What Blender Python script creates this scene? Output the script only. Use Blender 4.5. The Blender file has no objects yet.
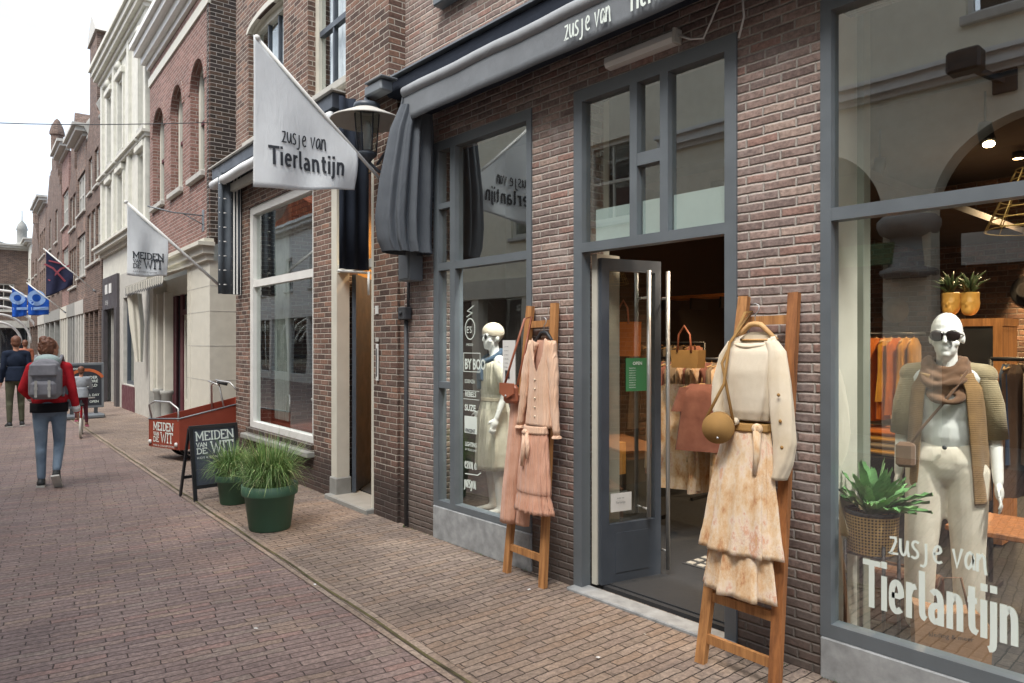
import bpy, bmesh, math, random
from mathutils import Vector, Matrix, noise
random.seed(7)
PI = math.pi
scene = bpy.context.scene
col = scene.collection
# ------------------------------------------------------------------ camera, sky, sun
PHI = math.radians(40.99)
CC, SS = math.cos(PHI), math.sin(PHI)
cam_d = bpy.data.cameras.new('camera'); cam = bpy.data.objects.new('camera', cam_d); col.objects.link(cam)
cam.location = (0, 0, 1.6)
cam.rotation_euler = (PI / 2, 0, PI / 2 - PHI)
cam_d.sensor_width = 36; cam_d.lens = 36 * 710 / 1024
cam_d.shift_y = 1.5 / 1024
cam_d.clip_start = 0.05; cam_d.clip_end = 600
scene.camera = cam
world = bpy.data.worlds.new('World'); scene.world = world; world.use_nodes = True
wt = world.node_tree; wt.nodes.clear()
def _wn(t, **k):
    n = wt.nodes.new(t)
    for a, b in k.items(): setattr(n, a, b)
    return n
SUN_EL, SUN_AZ = math.radians(58), math.radians(-150)      # sun behind thin cloud, over the opposite roofs
sky = _wn('ShaderNodeTexSky', sky_type='NISHITA', sun_disc=False, sun_elevation=SUN_EL, sun_rotation=math.radians(190), dust_density=4.0, air_density=1.0)
skb = _wn('ShaderNodeBackground'); skb.inputs[1].default_value = 0.05
wt.links.new(sky.outputs[0], skb.inputs[0])
tc = _wn('ShaderNodeTexCoord'); nz = _wn('ShaderNodeTexNoise'); nz.inputs['Scale'].default_value = 2.2; nz.inputs['Detail'].default_value = 5
mpg = _wn('ShaderNodeMapping'); mpg.inputs['Scale'].default_value = (1, 1, 2.5)
wt.links.new(tc.outputs['Generated'], mpg.inputs[0]); wt.links.new(mpg.outputs[0], nz.inputs[0])
rp = _wn('ShaderNodeValToRGB'); rp.color_ramp.elements[0].position = 0.38; rp.color_ramp.elements[1].position = 0.78
rp.color_ramp.elements[0].color = (0.50, 0.57, 0.66, 1); rp.color_ramp.elements[1].color = (0.98, 1.0, 1.02, 1)
wt.links.new(nz.outputs[0], rp.inputs[0])
clb = _wn('ShaderNodeBackground'); clb.inputs[1].default_value = 0.60
wt.links.new(rp.outputs[0], clb.inputs[0])
ad = _wn('ShaderNodeAddShader'); wo = _wn('ShaderNodeOutputWorld')
wt.links.new(skb.outputs[0], ad.inputs[0]); wt.links.new(clb.outputs[0], ad.inputs[1]); wt.links.new(ad.outputs[0], wo.inputs[0])
sun_d = bpy.data.lights.new('sun', 'SUN'); sun = bpy.data.objects.new('sun', sun_d); col.objects.link(sun)
sun_d.energy = 1.5; sun_d.angle = math.radians(25); sun_d.color = (1.0, 0.96, 0.9)
sun.rotation_euler = (math.radians(35), 0, math.radians(28))
scene.view_settings.view_transform = 'Standard'; scene.view_settings.look = 'None'
scene.view_settings.gamma = 1.0; scene.view_settings.exposure = 1.32
scene.render.engine = 'CYCLES'
scene.cycles.max_bounces = 8; scene.cycles.transparent_max_bounces = 24; scene.cycles.glossy_bounces = 4

# ------------------------------------------------------------------ helpers
def P(px, py, Y=3.36):                     # survey: where the sight line through a photo point meets the plane y = Y
    k = (px - 512) / 710.; d = Y / (SS + k * CC)
    return (-d * CC + d * k * SS, Y, 1.6 + d * (343 - py) / 710.)
def PX(px, py, X):                         # the same for the plane x = X
    k = (px - 512) / 710.; y = -X * (SS + k * CC) / (CC - k * SS); d = -CC * X + SS * y
    return (X, y, 1.6 + d * (343 - py) / 710.)
def lin(c):
    if isinstance(c, str):
        c = c.lstrip('#'); c = [int(c[i:i + 2], 16) / 255 for i in (0, 2, 4)]
        c = [(v / 12.92 if v <= 0.04045 else ((v + 0.055) / 1.055) ** 2.4) for v in c]
    return (c[0], c[1], c[2], 1)
class MB:
    def __init__(s): s.v = []; s.f = []; s.sm = []
    def add(s, vs, fs, smooth=False):
        o = len(s.v); s.v += [tuple(p) for p in vs]
        for f in fs: s.f.append([i + o for i in f]); s.sm.append(smooth)
        return s
    def box(s, x0, x1, y0, y1, z0, z1):
        v = [(x, y, z) for x in (x0, x1) for y in (y0, y1) for z in (z0, z1)]
        return s.add(v, [(0, 1, 3, 2), (4, 6, 7, 5), (0, 4, 5, 1), (2, 3, 7, 6), (0, 2, 6, 4), (1, 5, 7, 3)])
    def bbox(s, x0, x1, y0, y1, z0, z1, b=0.004):      # box with chamfered edges
        bm = bmesh.new(); bmesh.ops.create_cube(bm, size=1)
        for v in bm.verts: v.co = Vector(((x0 + x1) / 2 + v.co.x * (x1 - x0), (y0 + y1) / 2 + v.co.y * (y1 - y0), (z0 + z1) / 2 + v.co.z * (z1 - z0)))
        bmesh.ops.bevel(bm, geom=bm.edges[:] , offset=b, segments=1, affect='EDGES')
        bm.verts.index_update(); s.add([v.co[:] for v in bm.verts], [[v.index for v in f.verts] for f in bm.faces]); bm.free(); return s
    def beam(s, p0, p1, w, h, up=(0, 0, 1)):           # rectangular bar between two points
        p0, p1 = Vector(p0), Vector(p1); d = (p1 - p0).normalized(); u = Vector(up)
        a = d.cross(u)
        if a.length < 1e-4: a = d.cross(Vector((1, 0, 0)))
        a.normalize(); b = a.cross(d).normalized()
        v = [q + a * sx * w / 2 + b * sy * h / 2 for q in (p0, p1) for sx, sy in ((-1, -1), (1, -1), (1, 1), (-1, 1))]
        return s.add(v, [(0, 3, 2, 1), (4, 5, 6, 7), (0, 1, 5, 4), (1, 2, 6, 5), (2, 3, 7, 6), (3, 0, 4, 7)])
    def tube(s, pts, r, n=10, cap=True, smooth=True):
        pts = [Vector(p) for p in pts]; m = len(pts)
        if not isinstance(r, (list, tuple)): r = [r] * m
        prev = None; vs = []
        for i, p in enumerate(pts):
            d = (pts[min(i + 1, m - 1)] - pts[max(i - 1, 0)])
            d = d.normalized() if d.length > 1e-9 else Vector((0, 0, 1))
            if prev is None: a = d.orthogonal().normalized()
            else:
                a = prev - d * prev.dot(d); a = a.normalized() if a.length > 1e-6 else d.orthogonal().normalized()
            prev = a; b = d.cross(a)
            for j in range(n):
                t = 2 * PI * j / n; vs.append(p + (a * math.cos(t) + b * math.sin(t)) * r[i])
        fs = [(i * n + j, i * n + (j + 1) % n, (i + 1) * n + (j + 1) % n, (i + 1) * n + j) for i in range(m - 1) for j in range(n)]
        if cap: fs += [tuple(range(n))[::-1], tuple(range((m - 1) * n, m * n))]
        return s.add(vs, fs, smooth)
    def lathe(s, prof, c=(0, 0, 0), n=24, smooth=True, cap=True):
        vs = [(c[0] + r * math.cos(2 * PI * j / n), c[1] + r * math.sin(2 * PI * j / n), c[2] + z) for r, z in prof for j in range(n)]
        m = len(prof)
        fs = [(i * n + j, i * n + (j + 1) % n, (i + 1) * n + (j + 1) % n, (i + 1) * n + j) for i in range(m - 1) for j in range(n)]
        if cap: fs += [tuple(range(n))[::-1], tuple(range((m - 1) * n, m * n))]
        return s.add(vs, fs, smooth)
    def prism(s, poly, axis, a, b):                    # polygon extruded along an axis ('x': poly is (y,z); 'y': (x,z); 'z': (x,y))
        def q(p, t): return {'x': (t, p[0], p[1]), 'y': (p[0], t, p[1]), 'z': (p[0], p[1], t)}[axis]
        n = len(poly); vs = [q(p, a) for p in poly] + [q(p, b) for p in poly]
        return s.add(vs, [tuple(range(n))[::-1], tuple(range(n, 2 * n))] + [(i, (i + 1) % n, n + (i + 1) % n, n + i) for i in range(n)])
    def ell(s, c, r, n=14, rot=None):
        vs = []; m = n // 2
        R = rot or Matrix.Identity(3)
        for i in range(m + 1):
            t = PI * i / m
            for j in range(n):
                p = 2 * PI * j / n
                vs.append(Vector(c) + R @ Vector((r[0] * math.sin(t) * math.cos(p), r[1] * math.sin(t) * math.sin(p), r[2] * math.cos(t))))
        return s.add(vs, [(i * n + j, (i + 1) * n + j, (i + 1) * n + (j + 1) % n, i * n + (j + 1) % n) for i in range(m) for j in range(n)], True)
    def cap(s, p0, p1, r0, r1, n=12):                  # tapered capsule
        p0, p1 = Vector(p0), Vector(p1)
        s.tube([p0, p0.lerp(p1, .5), p1], [r0, (r0 + r1) / 2, r1], n); s.ell(p0, (r0,) * 3, n); s.ell(p1, (r1,) * 3, n); return s
    def grid(s, fn, nu, nv, smooth=True, closed=False):
        vs = [fn(i / nu, j / nv) for i in range(nu + 1) for j in range(nv + 1)]; w = nv + 1
        return s.add(vs, [(i * w + j, (i + 1) * w + j, (i + 1) * w + j + 1, i * w + j + 1) for i in range(nu) for j in range(nv)], smooth)
    def rings(s, rg, n=40, fold=None, top=None, steps=4, thick=0.0, cap=False):
        # cloth tube: rg = [(z, cx, cy, rx, ry)], interpolated; fold(a,t) scales the radius; top(a) lowers the upper rim
        rows = []
        for i in range(len(rg) - 1):
            for k in range(steps):
                u = k / steps; u2 = u
                rows.append([rg[i][q] * (1 - u2) + rg[i + 1][q] * u2 for q in range(5)])
        rows.append(list(rg[-1])); m = len(rows); vs = []
        for i, (z, cx, cy, rx, ry) in enumerate(rows):
            t = i / (m - 1)
            for j in range(n):
                a = 2 * PI * j / n; k = 1 + (fold(a, t) if fold else 0)
                dz = (top(a) if top else 0) * max(0, 1 - t * 2.0)
                vs.append((cx + rx * k * math.cos(a), cy + ry * k * math.sin(a), z + dz))
        fs = [(i * n + j, i * n + (j + 1) % n, (i + 1) * n + (j + 1) % n, (i + 1) * n + j) for i in range(m - 1) for j in range(n)]
        if cap: fs += [tuple(range(n))[::-1], tuple(range((m - 1) * n, m * n))]
        return s.add(vs, fs, True)
    def build(s, name, mat, parent=None, solid=0, fuse=0, smoothit=3, sub=0):
        me = bpy.data.meshes.new(name); me.from_pydata([tuple(v) for v in s.v], [], s.f)
        me.polygons.foreach_set('use_smooth', s.sm)
        o = bpy.data.objects.new(name, me); col.objects.link(o)
        bmf = bmesh.new(); bmf.from_mesh(me); bmesh.ops.recalc_face_normals(bmf, faces=bmf.faces); bmf.to_mesh(me); bmf.free()
        if fuse or solid or sub:
            if solid: md = o.modifiers.new('s', 'SOLIDIFY'); md.thickness = solid
            if fuse:
                md = o.modifiers.new('r', 'REMESH'); md.mode = 'VOXEL'; md.voxel_size = fuse; md.use_smooth_shade = True
                md = o.modifiers.new('m', 'SMOOTH'); md.iterations = smoothit; md.factor = .5
            if sub: md = o.modifiers.new('u', 'SUBSURF'); md.levels = sub; md.render_levels = sub
            dg = bpy.context.evaluated_depsgraph_get(); m2 = bpy.data.meshes.new_from_object(o.evaluated_get(dg)); o.modifiers.clear(); o.data = m2; bpy.data.meshes.remove(me); me = m2; me.name = name
        # uv in metres, box mapped
        uv = me.uv_layers.new(name='uv') if not me.uv_layers else me.uv_layers[0]
        for p in me.polygons:
            n = p.normal; ax = 2 if abs(n.z) > .75 else (0 if abs(n.x) > abs(n.y) else 1)
            for li in p.loop_indices:
                c = me.vertices[me.loops[li].vertex_index].co
                uv.data[li].uv = (c.x, c.y) if ax == 2 else ((c.y, c.z) if ax == 0 else (c.x, c.z))
        me.materials.clear(); me.materials.append(mat)
        if parent is not None: o.parent = parent
        return o
def tag(o, label=None, cat=None, group=None, kind=None):
    if label: o['label'] = label
    if cat: o['category'] = cat
    if group: o['group'] = group
    if kind: o['kind'] = kind
    return o
def thing(name, label, cat, loc=(0, 0, 0), rz=0, group=None, parent=None):
    o = bpy.data.objects.new(name, None); o.empty_display_size = .2; col.objects.link(o)
    o.location = loc; o.rotation_euler = (0, 0, rz)
    return tag(o, label, cat, group)
def copy_tree(o, parent=None):
    c = o.copy(); col.objects.link(c)
    if parent: c.parent = parent
    for ch in list(o.children): copy_tree(ch, c)
    return c

# ------------------------------------------------------------------ materials
class NT:
    def __init__(s, name):
        s.m = bpy.data.materials.new(name); s.m.use_nodes = True; s.t = s.m.node_tree; s.t.nodes.clear()
        s.out = s.t.nodes.new('ShaderNodeOutputMaterial'); s.uvn = s.n('ShaderNodeTexCoord')
    def n(s, t, **k):
        n = s.t.nodes.new(t)
        for a, b in k.items(): setattr(n, a, b)
        return n
    def put(s, sock, v):
        if hasattr(v, 'is_output') or isinstance(v, bpy.types.NodeSocket): s.t.links.new(v, sock)
        elif v is not None: sock.default_value = v
    def math(s, op, a, b=None, c=None):
        n = s.n('ShaderNodeMath', operation=op); s.put(n.inputs[0], a)
        if b is not None: s.put(n.inputs[1], b)
        if c is not None: s.put(n.inputs[2], c)
        return n.outputs[0]
    def noise(s, vec, scale, detail=3, rough=.55):
        n = s.n('ShaderNodeTexNoise'); n.inputs['Scale'].default_value = scale; n.inputs['Detail'].default_value = detail; n.inputs['Roughness'].default_value = rough
        if vec is not None: s.t.links.new(vec, n.inputs['Vector'])
        return n
    def ramp(s, fac, els, interp='LINEAR'):
        n = s.n('ShaderNodeValToRGB'); n.color_ramp.interpolation = interp; e = n.color_ramp.elements
        while len(e) < len(els): e.new(.5)
        for q, (p, c) in zip(e, els): q.position = p; q.color = lin(c)
        s.t.links.new(fac, n.inputs[0]); return n.outputs[0]
    def mix(s, f, a, b, bt='MIX'):
        n = s.n('ShaderNodeMix', data_type='RGBA', blend_type=bt); s.put(n.inputs[0], f)
        s.put(n.inputs[6], a); s.put(n.inputs[7], b); return n.outputs[2]
    def maprange(s, v, a, b, c=0, d=1, smooth=True):
        n = s.n('ShaderNodeMapRange', interpolation_type='SMOOTHSTEP' if smooth else 'LINEAR'); s.put(n.inputs[0], v)
        for i, q in zip((1, 2, 3, 4), (a, b, c, d)): s.put(n.inputs[i], q)
        return n.outputs[0]
    def bump(s, h, dist, strength=1.0, nrm=None):
        n = s.n('ShaderNodeBump'); n.inputs['Distance'].default_value = dist; n.inputs['Strength'].default_value = strength
        s.put(n.inputs['Height'], h)
        if nrm is not None: s.put(n.inputs['Normal'], nrm)
        return n.outputs[0]
    def bsdf(s, color, rough=.7, normal=None, metal=0, spec=.5, extra=None):
        b = s.n('ShaderNodeBsdfPrincipled'); s.put(b.inputs['Base Color'], color if isinstance(color, bpy.types.NodeSocket) else lin(color))
        s.put(b.inputs['Roughness'], rough); s.put(b.inputs['Metallic'], metal); s.put(b.inputs['Specular IOR Level'], spec)
        if normal is not None: s.put(b.inputs['Normal'], normal)
        for k, v in (extra or {}).items(): s.put(b.inputs[k], v)
        s.t.links.new(b.outputs[0], s.out.inputs[0]); return s.m
def paint(name, c, rough=.5, var=.12, metal=0, spec=.5, bump=.0, scale=6):
    t = NT(name); o = t.uvn.outputs['Object']
    n = t.noise(o, scale, 5); c0 = lin(c)
    dk = tuple(v * (1 - var * 1.6) for v in c0[:3]); lt = tuple(min(1, v * (1 + var)) for v in c0[:3])
    cc = t.ramp(n.outputs[0], [(.3, dk), (.7, lt)])
    f = t.noise(o, 160, 2)
    nr = t.bump(f.outputs[0], .001, bump) if bump else None
    r = t.maprange(n.outputs[0], .3, .7, max(0, rough - .08), min(1, rough + .1))
    return t.bsdf(cc, r, nr, metal, spec)
def brick(name, cols, mortar, bw=.175, bh=.0485, mw=.009, depth=.004, rough=.85, stain=None, dirt=.35, wob=.004, aged=None, glazed=False, vert=False, header=False, spots=False):
    t = NT(name); uv = t.uvn.outputs['UV']
    if vert:
        mp = t.n('ShaderNodeMapping'); mp.inputs['Rotation'].default_value = (0, 0, vert if isinstance(vert, float) else PI / 2); t.t.links.new(uv, mp.inputs[0]); uv = mp.outputs[0]
    wn = t.noise(uv, 7, 2); wv = t.n('ShaderNodeVectorMath', operation='SCALE'); wv.inputs['Scale'].default_value = wob * 2
    sb = t.n('ShaderNodeVectorMath', operation='SUBTRACT'); t.t.links.new(wn.outputs['Color'], sb.inputs[0]); sb.inputs[1].default_value = (.5, .5, .5)
    t.t.links.new(sb.outputs[0], wv.inputs[0]); av = t.n('ShaderNodeVectorMath', operation='ADD'); t.t.links.new(uv, av.inputs[0]); t.t.links.new(wv.outputs[0], av.inputs[1])
    fine = t.noise(uv, 45, 2); fv = t.n('ShaderNodeVectorMath', operation='SCALE'); fv.inputs['Scale'].default_value = wob * .8
    t.t.links.new(fine.outputs['Color'], fv.inputs[0]); a2 = t.n('ShaderNodeVectorMath', operation='ADD'); t.t.links.new(av.outputs[0], a2.inputs[0]); t.t.links.new(fv.outputs[0], a2.inputs[1])
    sp = t.n('ShaderNodeSeparateXYZ'); t.t.links.new(a2.outputs[0], sp.inputs[0])
    v = t.math('DIVIDE', sp.outputs[1], bh); row = t.math('FLOOR', v); fv_ = t.math('FRACT', v)
    par = t.math('FLOORED_MODULO', row, 2.0) if False else t.math('MODULO', t.math('ABSOLUTE', row), 2.0)
    jit = t.n('ShaderNodeTexWhiteNoise', noise_dimensions='1D'); t.t.links.new(row, jit.inputs['W'])
    off = t.math('ADD', t.math('MULTIPLY', par, .5), t.math('MULTIPLY', jit.outputs[0], .16 if not header else .3))
    u = t.math('ADD', t.math('DIVIDE', sp.outputs[0], bw), off); ci = t.math('FLOOR', u); fu = t.math('FRACT', u)
    cx = t.n('ShaderNodeCombineXYZ'); t.t.links.new(ci, cx.inputs[0]); t.t.links.new(row, cx.inputs[1])
    w = t.n('ShaderNodeTexWhiteNoise', noise_dimensions='2D'); t.t.links.new(cx.outputs[0], w.inputs['Vector'])
    eu = t.math('MULTIPLY', t.math('SUBTRACT', .5, t.math('ABSOLUTE', t.math('SUBTRACT', fu, .5))), bw)
    ev = t.math('MULTIPLY', t.math('SUBTRACT', .5, t.math('ABSOLUTE', t.math('SUBTRACT', fv_, .5))), bh)
    e = t.math('MINIMUM', eu, ev)
    face = t.maprange(e, mw * .35, mw * .62)                       # 1 on the brick, 0 in the joint
    n = len(cols); bc = t.ramp(w.outputs['Value'], [(i / n, c) for i, c in enumerate(cols)], 'CONSTANT')
    n2 = t.noise(uv, 38, 4, .7); mott = t.maprange(n2.outputs[0], .3, .75, .62, 1.25)
    bc = t.mix(1.0, bc, mott, 'MULTIPLY')
    big = t.noise(uv, 1.3, 3); bc = t.mix(1.0, bc, t.maprange(big.outputs[0], .3, .7, 1 - dirt * .5, 1 + dirt * .35), 'MULTIPLY')
    mc = t.mix(t.maprange(n2.outputs[0], .35, .65), lin(mortar), tuple(x * .72 for x in lin(mortar)[:3]) + (1,))
    if aged is not None:                                         # pale bloom in large patches
        am = t.maprange(t.noise(uv, 3.1, 5, .7).outputs[0], .5, .72, 0, .65); bc = t.mix(am, bc, lin(aged))
    cc = t.mix(face, mc, bc)
    if spots:
        so_ = t.noise(uv, .55, 4, .6); cc = t.mix(t.maprange(so_.outputs[0], .48, .72, 0, .5), cc, tuple(x * .55 for x in lin(cols[0])[:3]) + (1,))
        vo = t.n('ShaderNodeTexVoronoi'); vo.inputs['Scale'].default_value = 3.2; t.t.links.new(uv, vo.inputs[0]); se = t.n('ShaderNodeSeparateXYZ'); t.t.links.new(vo.outputs['Color'], se.inputs[0])
        dot = t.math('MULTIPLY', t.maprange(vo.outputs['Distance'], .050, .030), t.math('GREATER_THAN', se.outputs[0], .72)); cc = t.mix(t.math('MULTIPLY', dot, .55), cc, lin('#4c4440'))
        vo = t.n('ShaderNodeTexVoronoi'); vo.inputs['Scale'].default_value = 5.1; t.t.links.new(uv, vo.inputs[0]); se = t.n('ShaderNodeSeparateXYZ'); t.t.links.new(vo.outputs['Color'], se.inputs[0])
        dot = t.math('MULTIPLY', t.maprange(vo.outputs['Distance'], .050, .035), t.math('GREATER_THAN', se.outputs[1], .9)); cc = t.mix(t.math('MULTIPLY', dot, .8), cc, lin('#c9c2b6'))
    if stain is not None:                                        # (top, height, colour): splash zone at the foot, measured on the wall itself
        z0, h, sc = stain
        so = t.n('ShaderNodeSeparateXYZ'); t.t.links.new(uv, so.inputs[0])
        ns = t.noise(uv, 5, 3); zz = t.math('ADD', so.outputs[1], t.math('MULTIPLY', t.math('SUBTRACT', ns.outputs[0], .5), .18))
        cc = t.mix(t.maprange(zz, z0, z0 - h, 0, .82), cc, lin(sc))
    hgt = t.math('ADD', t.math('MULTIPLY', t.maprange(e, 0, mw * .9), 1.0), t.math('MULTIPLY', n2.outputs[0], .45))
    hgt = t.math('ADD', hgt, t.math('MULTIPLY', w.outputs['Value'], .25))
    nr = t.bump(hgt, depth, 1.0)
    return t.bsdf(cc, .3 if glazed else rough, nr, 0, .5 if glazed else .35)
def wood(name, c1, c2, rough=.6, scale=1.0, axis='Z'):
    t = NT(name); mp = t.n('ShaderNodeMapping'); s = {'Z': (26, 26, 1.6), 'X': (1.6, 26, 26), 'Y': (26, 1.6, 26)}[axis]; mp.inputs['Scale'].default_value = tuple(q * scale for q in s)
    t.t.links.new(t.uvn.outputs['Object'], mp.inputs[0]); n = t.noise(mp.outputs[0], 1.6, 6, .65)
    cc = t.ramp(n.outputs[0], [(.3, c1), (.62, c2)]); k = t.noise(t.uvn.outputs['Object'], 5, 3); cc = t.mix(t.maprange(k.outputs[0], .58, .75, 0, .45), cc, lin(c1))
    return t.bsdf(cc, rough, t.bump(n.outputs[0], .002, .7))
def fabric(name, c, rough=.95, var=.12, weave=500, fold=0, knit=0, c2=None, sheen=.2, wrinkle=.0045):
    t = NT(name); o = t.uvn.outputs['Object']; n = t.noise(o, 9, 4); c0 = lin(c); d = lin(c2) if c2 else tuple(v * (1 - var * 2) for v in c0[:3])
    cc = t.ramp(n.outputs[0], [(.32, d[:3]), (.66, c0[:3])])
    h = t.noise(o, weave, 1).outputs[0]; nr = t.bump(h, .0006, .6)
    if wrinkle:
        mp = t.n('ShaderNodeMapping'); mp.inputs['Scale'].default_value = (9, 9, 2.6); mp.inputs['Rotation'].default_value = (.1, .15, 0); t.t.links.new(o, mp.inputs[0])
        wn = t.noise(mp.outputs[0], 1.5, 4, .6); wn.inputs['Distortion'].default_value = .8; nr = t.bump(wn.outputs[0], wrinkle, 1.0, nr)
    if knit:
        w = t.n('ShaderNodeTexWave', wave_type='BANDS', bands_direction='Z'); w.inputs['Scale'].default_value = knit; w.inputs['Distortion'].default_value = 1.5; w.inputs['Detail'].default_value = 1
        t.t.links.new(o, w.inputs[0]); nr = t.bump(w.outputs[1], .06 / knit, .6, nr); cc = t.mix(t.maprange(w.outputs[1], 0, .5, .12, 0), cc, tuple(v * .45 for v in c0[:3]) + (1,))
    if fold:
        w = t.n('ShaderNodeTexWave', wave_type='BANDS', bands_direction='X'); w.inputs['Scale'].default_value = fold; w.inputs['Distortion'].default_value = .6
        t.t.links.new(o, w.inputs[0]); nr = t.bump(w.outputs[1], .004, .8, nr)
    return t.bsdf(cc, rough, nr, 0, .2, {'Sheen Weight': sheen})
def glass(name='window_glass', tint=(.965, .985, .975), ior=2.0, boost=0.17):
    t = NT(name); tr = t.n('ShaderNodeBsdfTransparent'); tr.inputs[0].default_value = (*tint, 1)
    g = t.n('ShaderNodeBsdfGlossy'); g.inputs['Roughness'].default_value = .0; g.inputs[0].default_value = (.95, 1, .98, 1)
    wv = t.noise(t.uvn.outputs['Object'], 1.1, 1); b = t.bump(wv.outputs[0], .0035, .5); t.t.links.new(b, g.inputs['Normal'])
    fr = t.n('ShaderNodeFresnel'); fr.inputs[0].default_value = ior
    geo = t.n('ShaderNodeNewGeometry'); inv = t.math('SUBTRACT', 1.0, geo.outputs['Backfacing'])
    fac = t.math('MULTIPLY', t.math('ADD', fr.outputs[0], boost), inv)
    m = t.n('ShaderNodeMixShader'); t.t.links.new(fac, m.inputs[0]); t.t.links.new(tr.outputs[0], m.inputs[1]); t.t.links.new(g.outputs[0], m.inputs[2]); t.t.links.new(m.outputs[0], t.out.inputs[0])
    return t.m
def emit(name, c, s):
    t = NT(name); e = t.n('ShaderNodeEmission'); e.inputs[0].default_value = lin(c); e.inputs[1].default_value = s; t.t.links.new(e.outputs[0], t.out.inputs[0]); return t.m
M = {}
M['brick_main'] = brick('brick_weathered_red', ['#97827a', '#8d7870', '#a18b82', '#86756f', '#a99489', '#7f6d67', '#938078', '#987a70', '#8b7a74'], '#b6aea5', aged='#aca19b', mw=.011, stain=(.95, .95, '#4e4742'), depth=.006)
M['brick_meiden'] = brick('brick_brown_red', ['#7c6156', '#6f564c', '#886c5f', '#665249', '#7b6359', '#8c6c5c', '#6d5a52', '#5c4a43'], '#b0a89c', bh=.055, bw=.19, mw=.010, stain=(.52, .22, '#3c3431'), dirt=.5, header=True)
M['brick_red'] = brick('brick_orange_red', ['#8f6a60', '#866359', '#97736a', '#7f5f57'], '#b0a8a0', bw=.21, bh=.062, mw=.01, wob=.002)
M['brick_glazed'] = brick('brick_dark_glazed', ['#4b4038', '#3d3632', '#5a4a40', '#443c3a'], '#b3ada6', bw=.21, bh=.062, mw=.009, wob=.001)
M['brick_old'] = brick('brick_old_brown', ['#6f5a50', '#655147', '#7b655a', '#5d4d47'], '#94897e', bw=.2, bh=.06, mw=.01)
M['brick_inner'] = brick('brick_interior_brown', ['#7a5c4a', '#6c5042', '#876654', '#60493d'], '#85766a', bw=.2, bh=.06, mw=.012, depth=.006)
M['sidewalk'] = brick('paving_clinker_beige', ['#918175', '#897a6e', '#97877a', '#8c7c71', '#84756b', '#938274', '#8e7b6c'], '#463e38', bw=.20, bh=.058, mw=.006, depth=.006, dirt=.3, vert=PI / 2 + .03, wob=.012, spots=True)
M['street'] = brick('paving_clinker_purple', ['#8d7b75', '#86746f', '#928079', '#897771', '#82716c', '#907d74', '#958275', '#8b7871', '#8c7a74', '#937a72', '#8f8077'], '#544a46', bw=.235, bh=.056, mw=.0055, depth=.005, dirt=.3, vert=PI / 2 + .16, wob=.014, spots=True)
M['kerb_brick'] = brick('paving_edge_tan', ['#9a897b', '#938274', '#a09082'], '#6b6056', bw=.20, bh=.075, mw=.006, depth=.004, vert=float(.052), wob=.006)
M['frame'] = paint('paint_blue_grey', '#656c71', .42, .06)
M['frame_dark'] = paint('paint_anthracite', '#464d56', .4, .08)
M['concrete'] = paint('plinth_concrete', '#9a9d9e', .85, .18, bump=.5, scale=14)
M['cream'] = paint('paint_cream', '#cbc8bb', .5, .05)
M['cream_opp'] = paint('render_pale_cream', '#e6e0cc', .75, .05); M['cream2'] = paint('render_cream', '#d0cfc4', .75, .08)
M['white'] = paint('paint_white', '#dcdcd8', .5, .04)
M['white_gr'] = paint('paint_dirty_white', '#b8b6ae', .6, .1)
M['glass'] = glass()
M['glass_far'] = glass('window_glass_upper', (.93, .95, .96), 1.7, .04)
M['awning'] = fabric('awning_canvas_grey', '#7d8287', weave=260, var=.05, sheen=0, wrinkle=.006)
M['awning_roll'] = fabric('awning_canvas_roll', '#a0a4a8', weave=260, var=.05, sheen=0, wrinkle=.006)
M['navy'] = fabric('canvas_navy', '#2a303b', weave=260, var=.08, sheen=0)
M['black'] = paint('black_metal', '#26282b', .45, .1)
M['iron'] = paint('weathered_iron', '#45474a', .6, .15)
M['steel'] = paint('brushed_steel', '#c4c4c2', .42, .0, metal=.75)
M['galv'] = paint('galvanised_box', '#7c8287', .5, .1, metal=.3)
M['white_vinyl'] = paint('white_vinyl', '#dfe9e2', .6, .02)
M['dark_vinyl'] = paint('dark_print', '#30343b', .7, .02)
M['oak'] = wood('oak_ladder', '#8a5c35', '#c08a55')
M['oak_old'] = wood('old_oak_ladder', '#6f4427', '#a56c3e')
M['pine'] = wood('hanger_wood', '#b98b58', '#d8b078', axis='X')
M['flagcloth'] = fabric('flag_cloth_white', '#dde1e3', weave=700, var=.03, sheen=0, wrinkle=.004)
M['interior_wall'] = paint('interior_plaster', '#c6c9c0', .8, .05)
M['interior_dark'] = paint('interior_dark', '#3f3732', .85, .15)
M['floor_dark'] = paint('floor_mat', '#2f3134', .9, .15, bump=.6, scale=30)
M['mannequin'] = paint('mannequin_gloss', '#f0f0ec', .35, .03)
M['skin'] = paint('skin', '#b9866c', .55, .06)
M['hair'] = paint('hair_auburn', '#6b4430', .6, .2, bump=.6, scale=30)
M['green_pot'] = paint('pot_green_plastic', '#426651', .5, .08)
M['soil'] = paint('potting_soil', '#2a211b', .95, .2)
M['chalk'] = paint('chalkboard', '#4a515c', .6, .1)
M['leather'] = paint('leather_cognac', '#a06046', .45, .12, bump=.4)
M['suede'] = paint('suede_tan', '#a07a45', .85, .12, bump=.4)
M['tyre'] = paint('tyre_rubber', '#232323', .8, .1)
M['bike_red'] = paint('box_plywood_red', '#8e3f2c', .5, .08)
M['stone'] = paint('stone_grey', '#8f8f8a', .8, .12, bump=.5)
M['burgundy'] = paint('paint_burgundy', '#5c3038', .45, .08)
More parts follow.
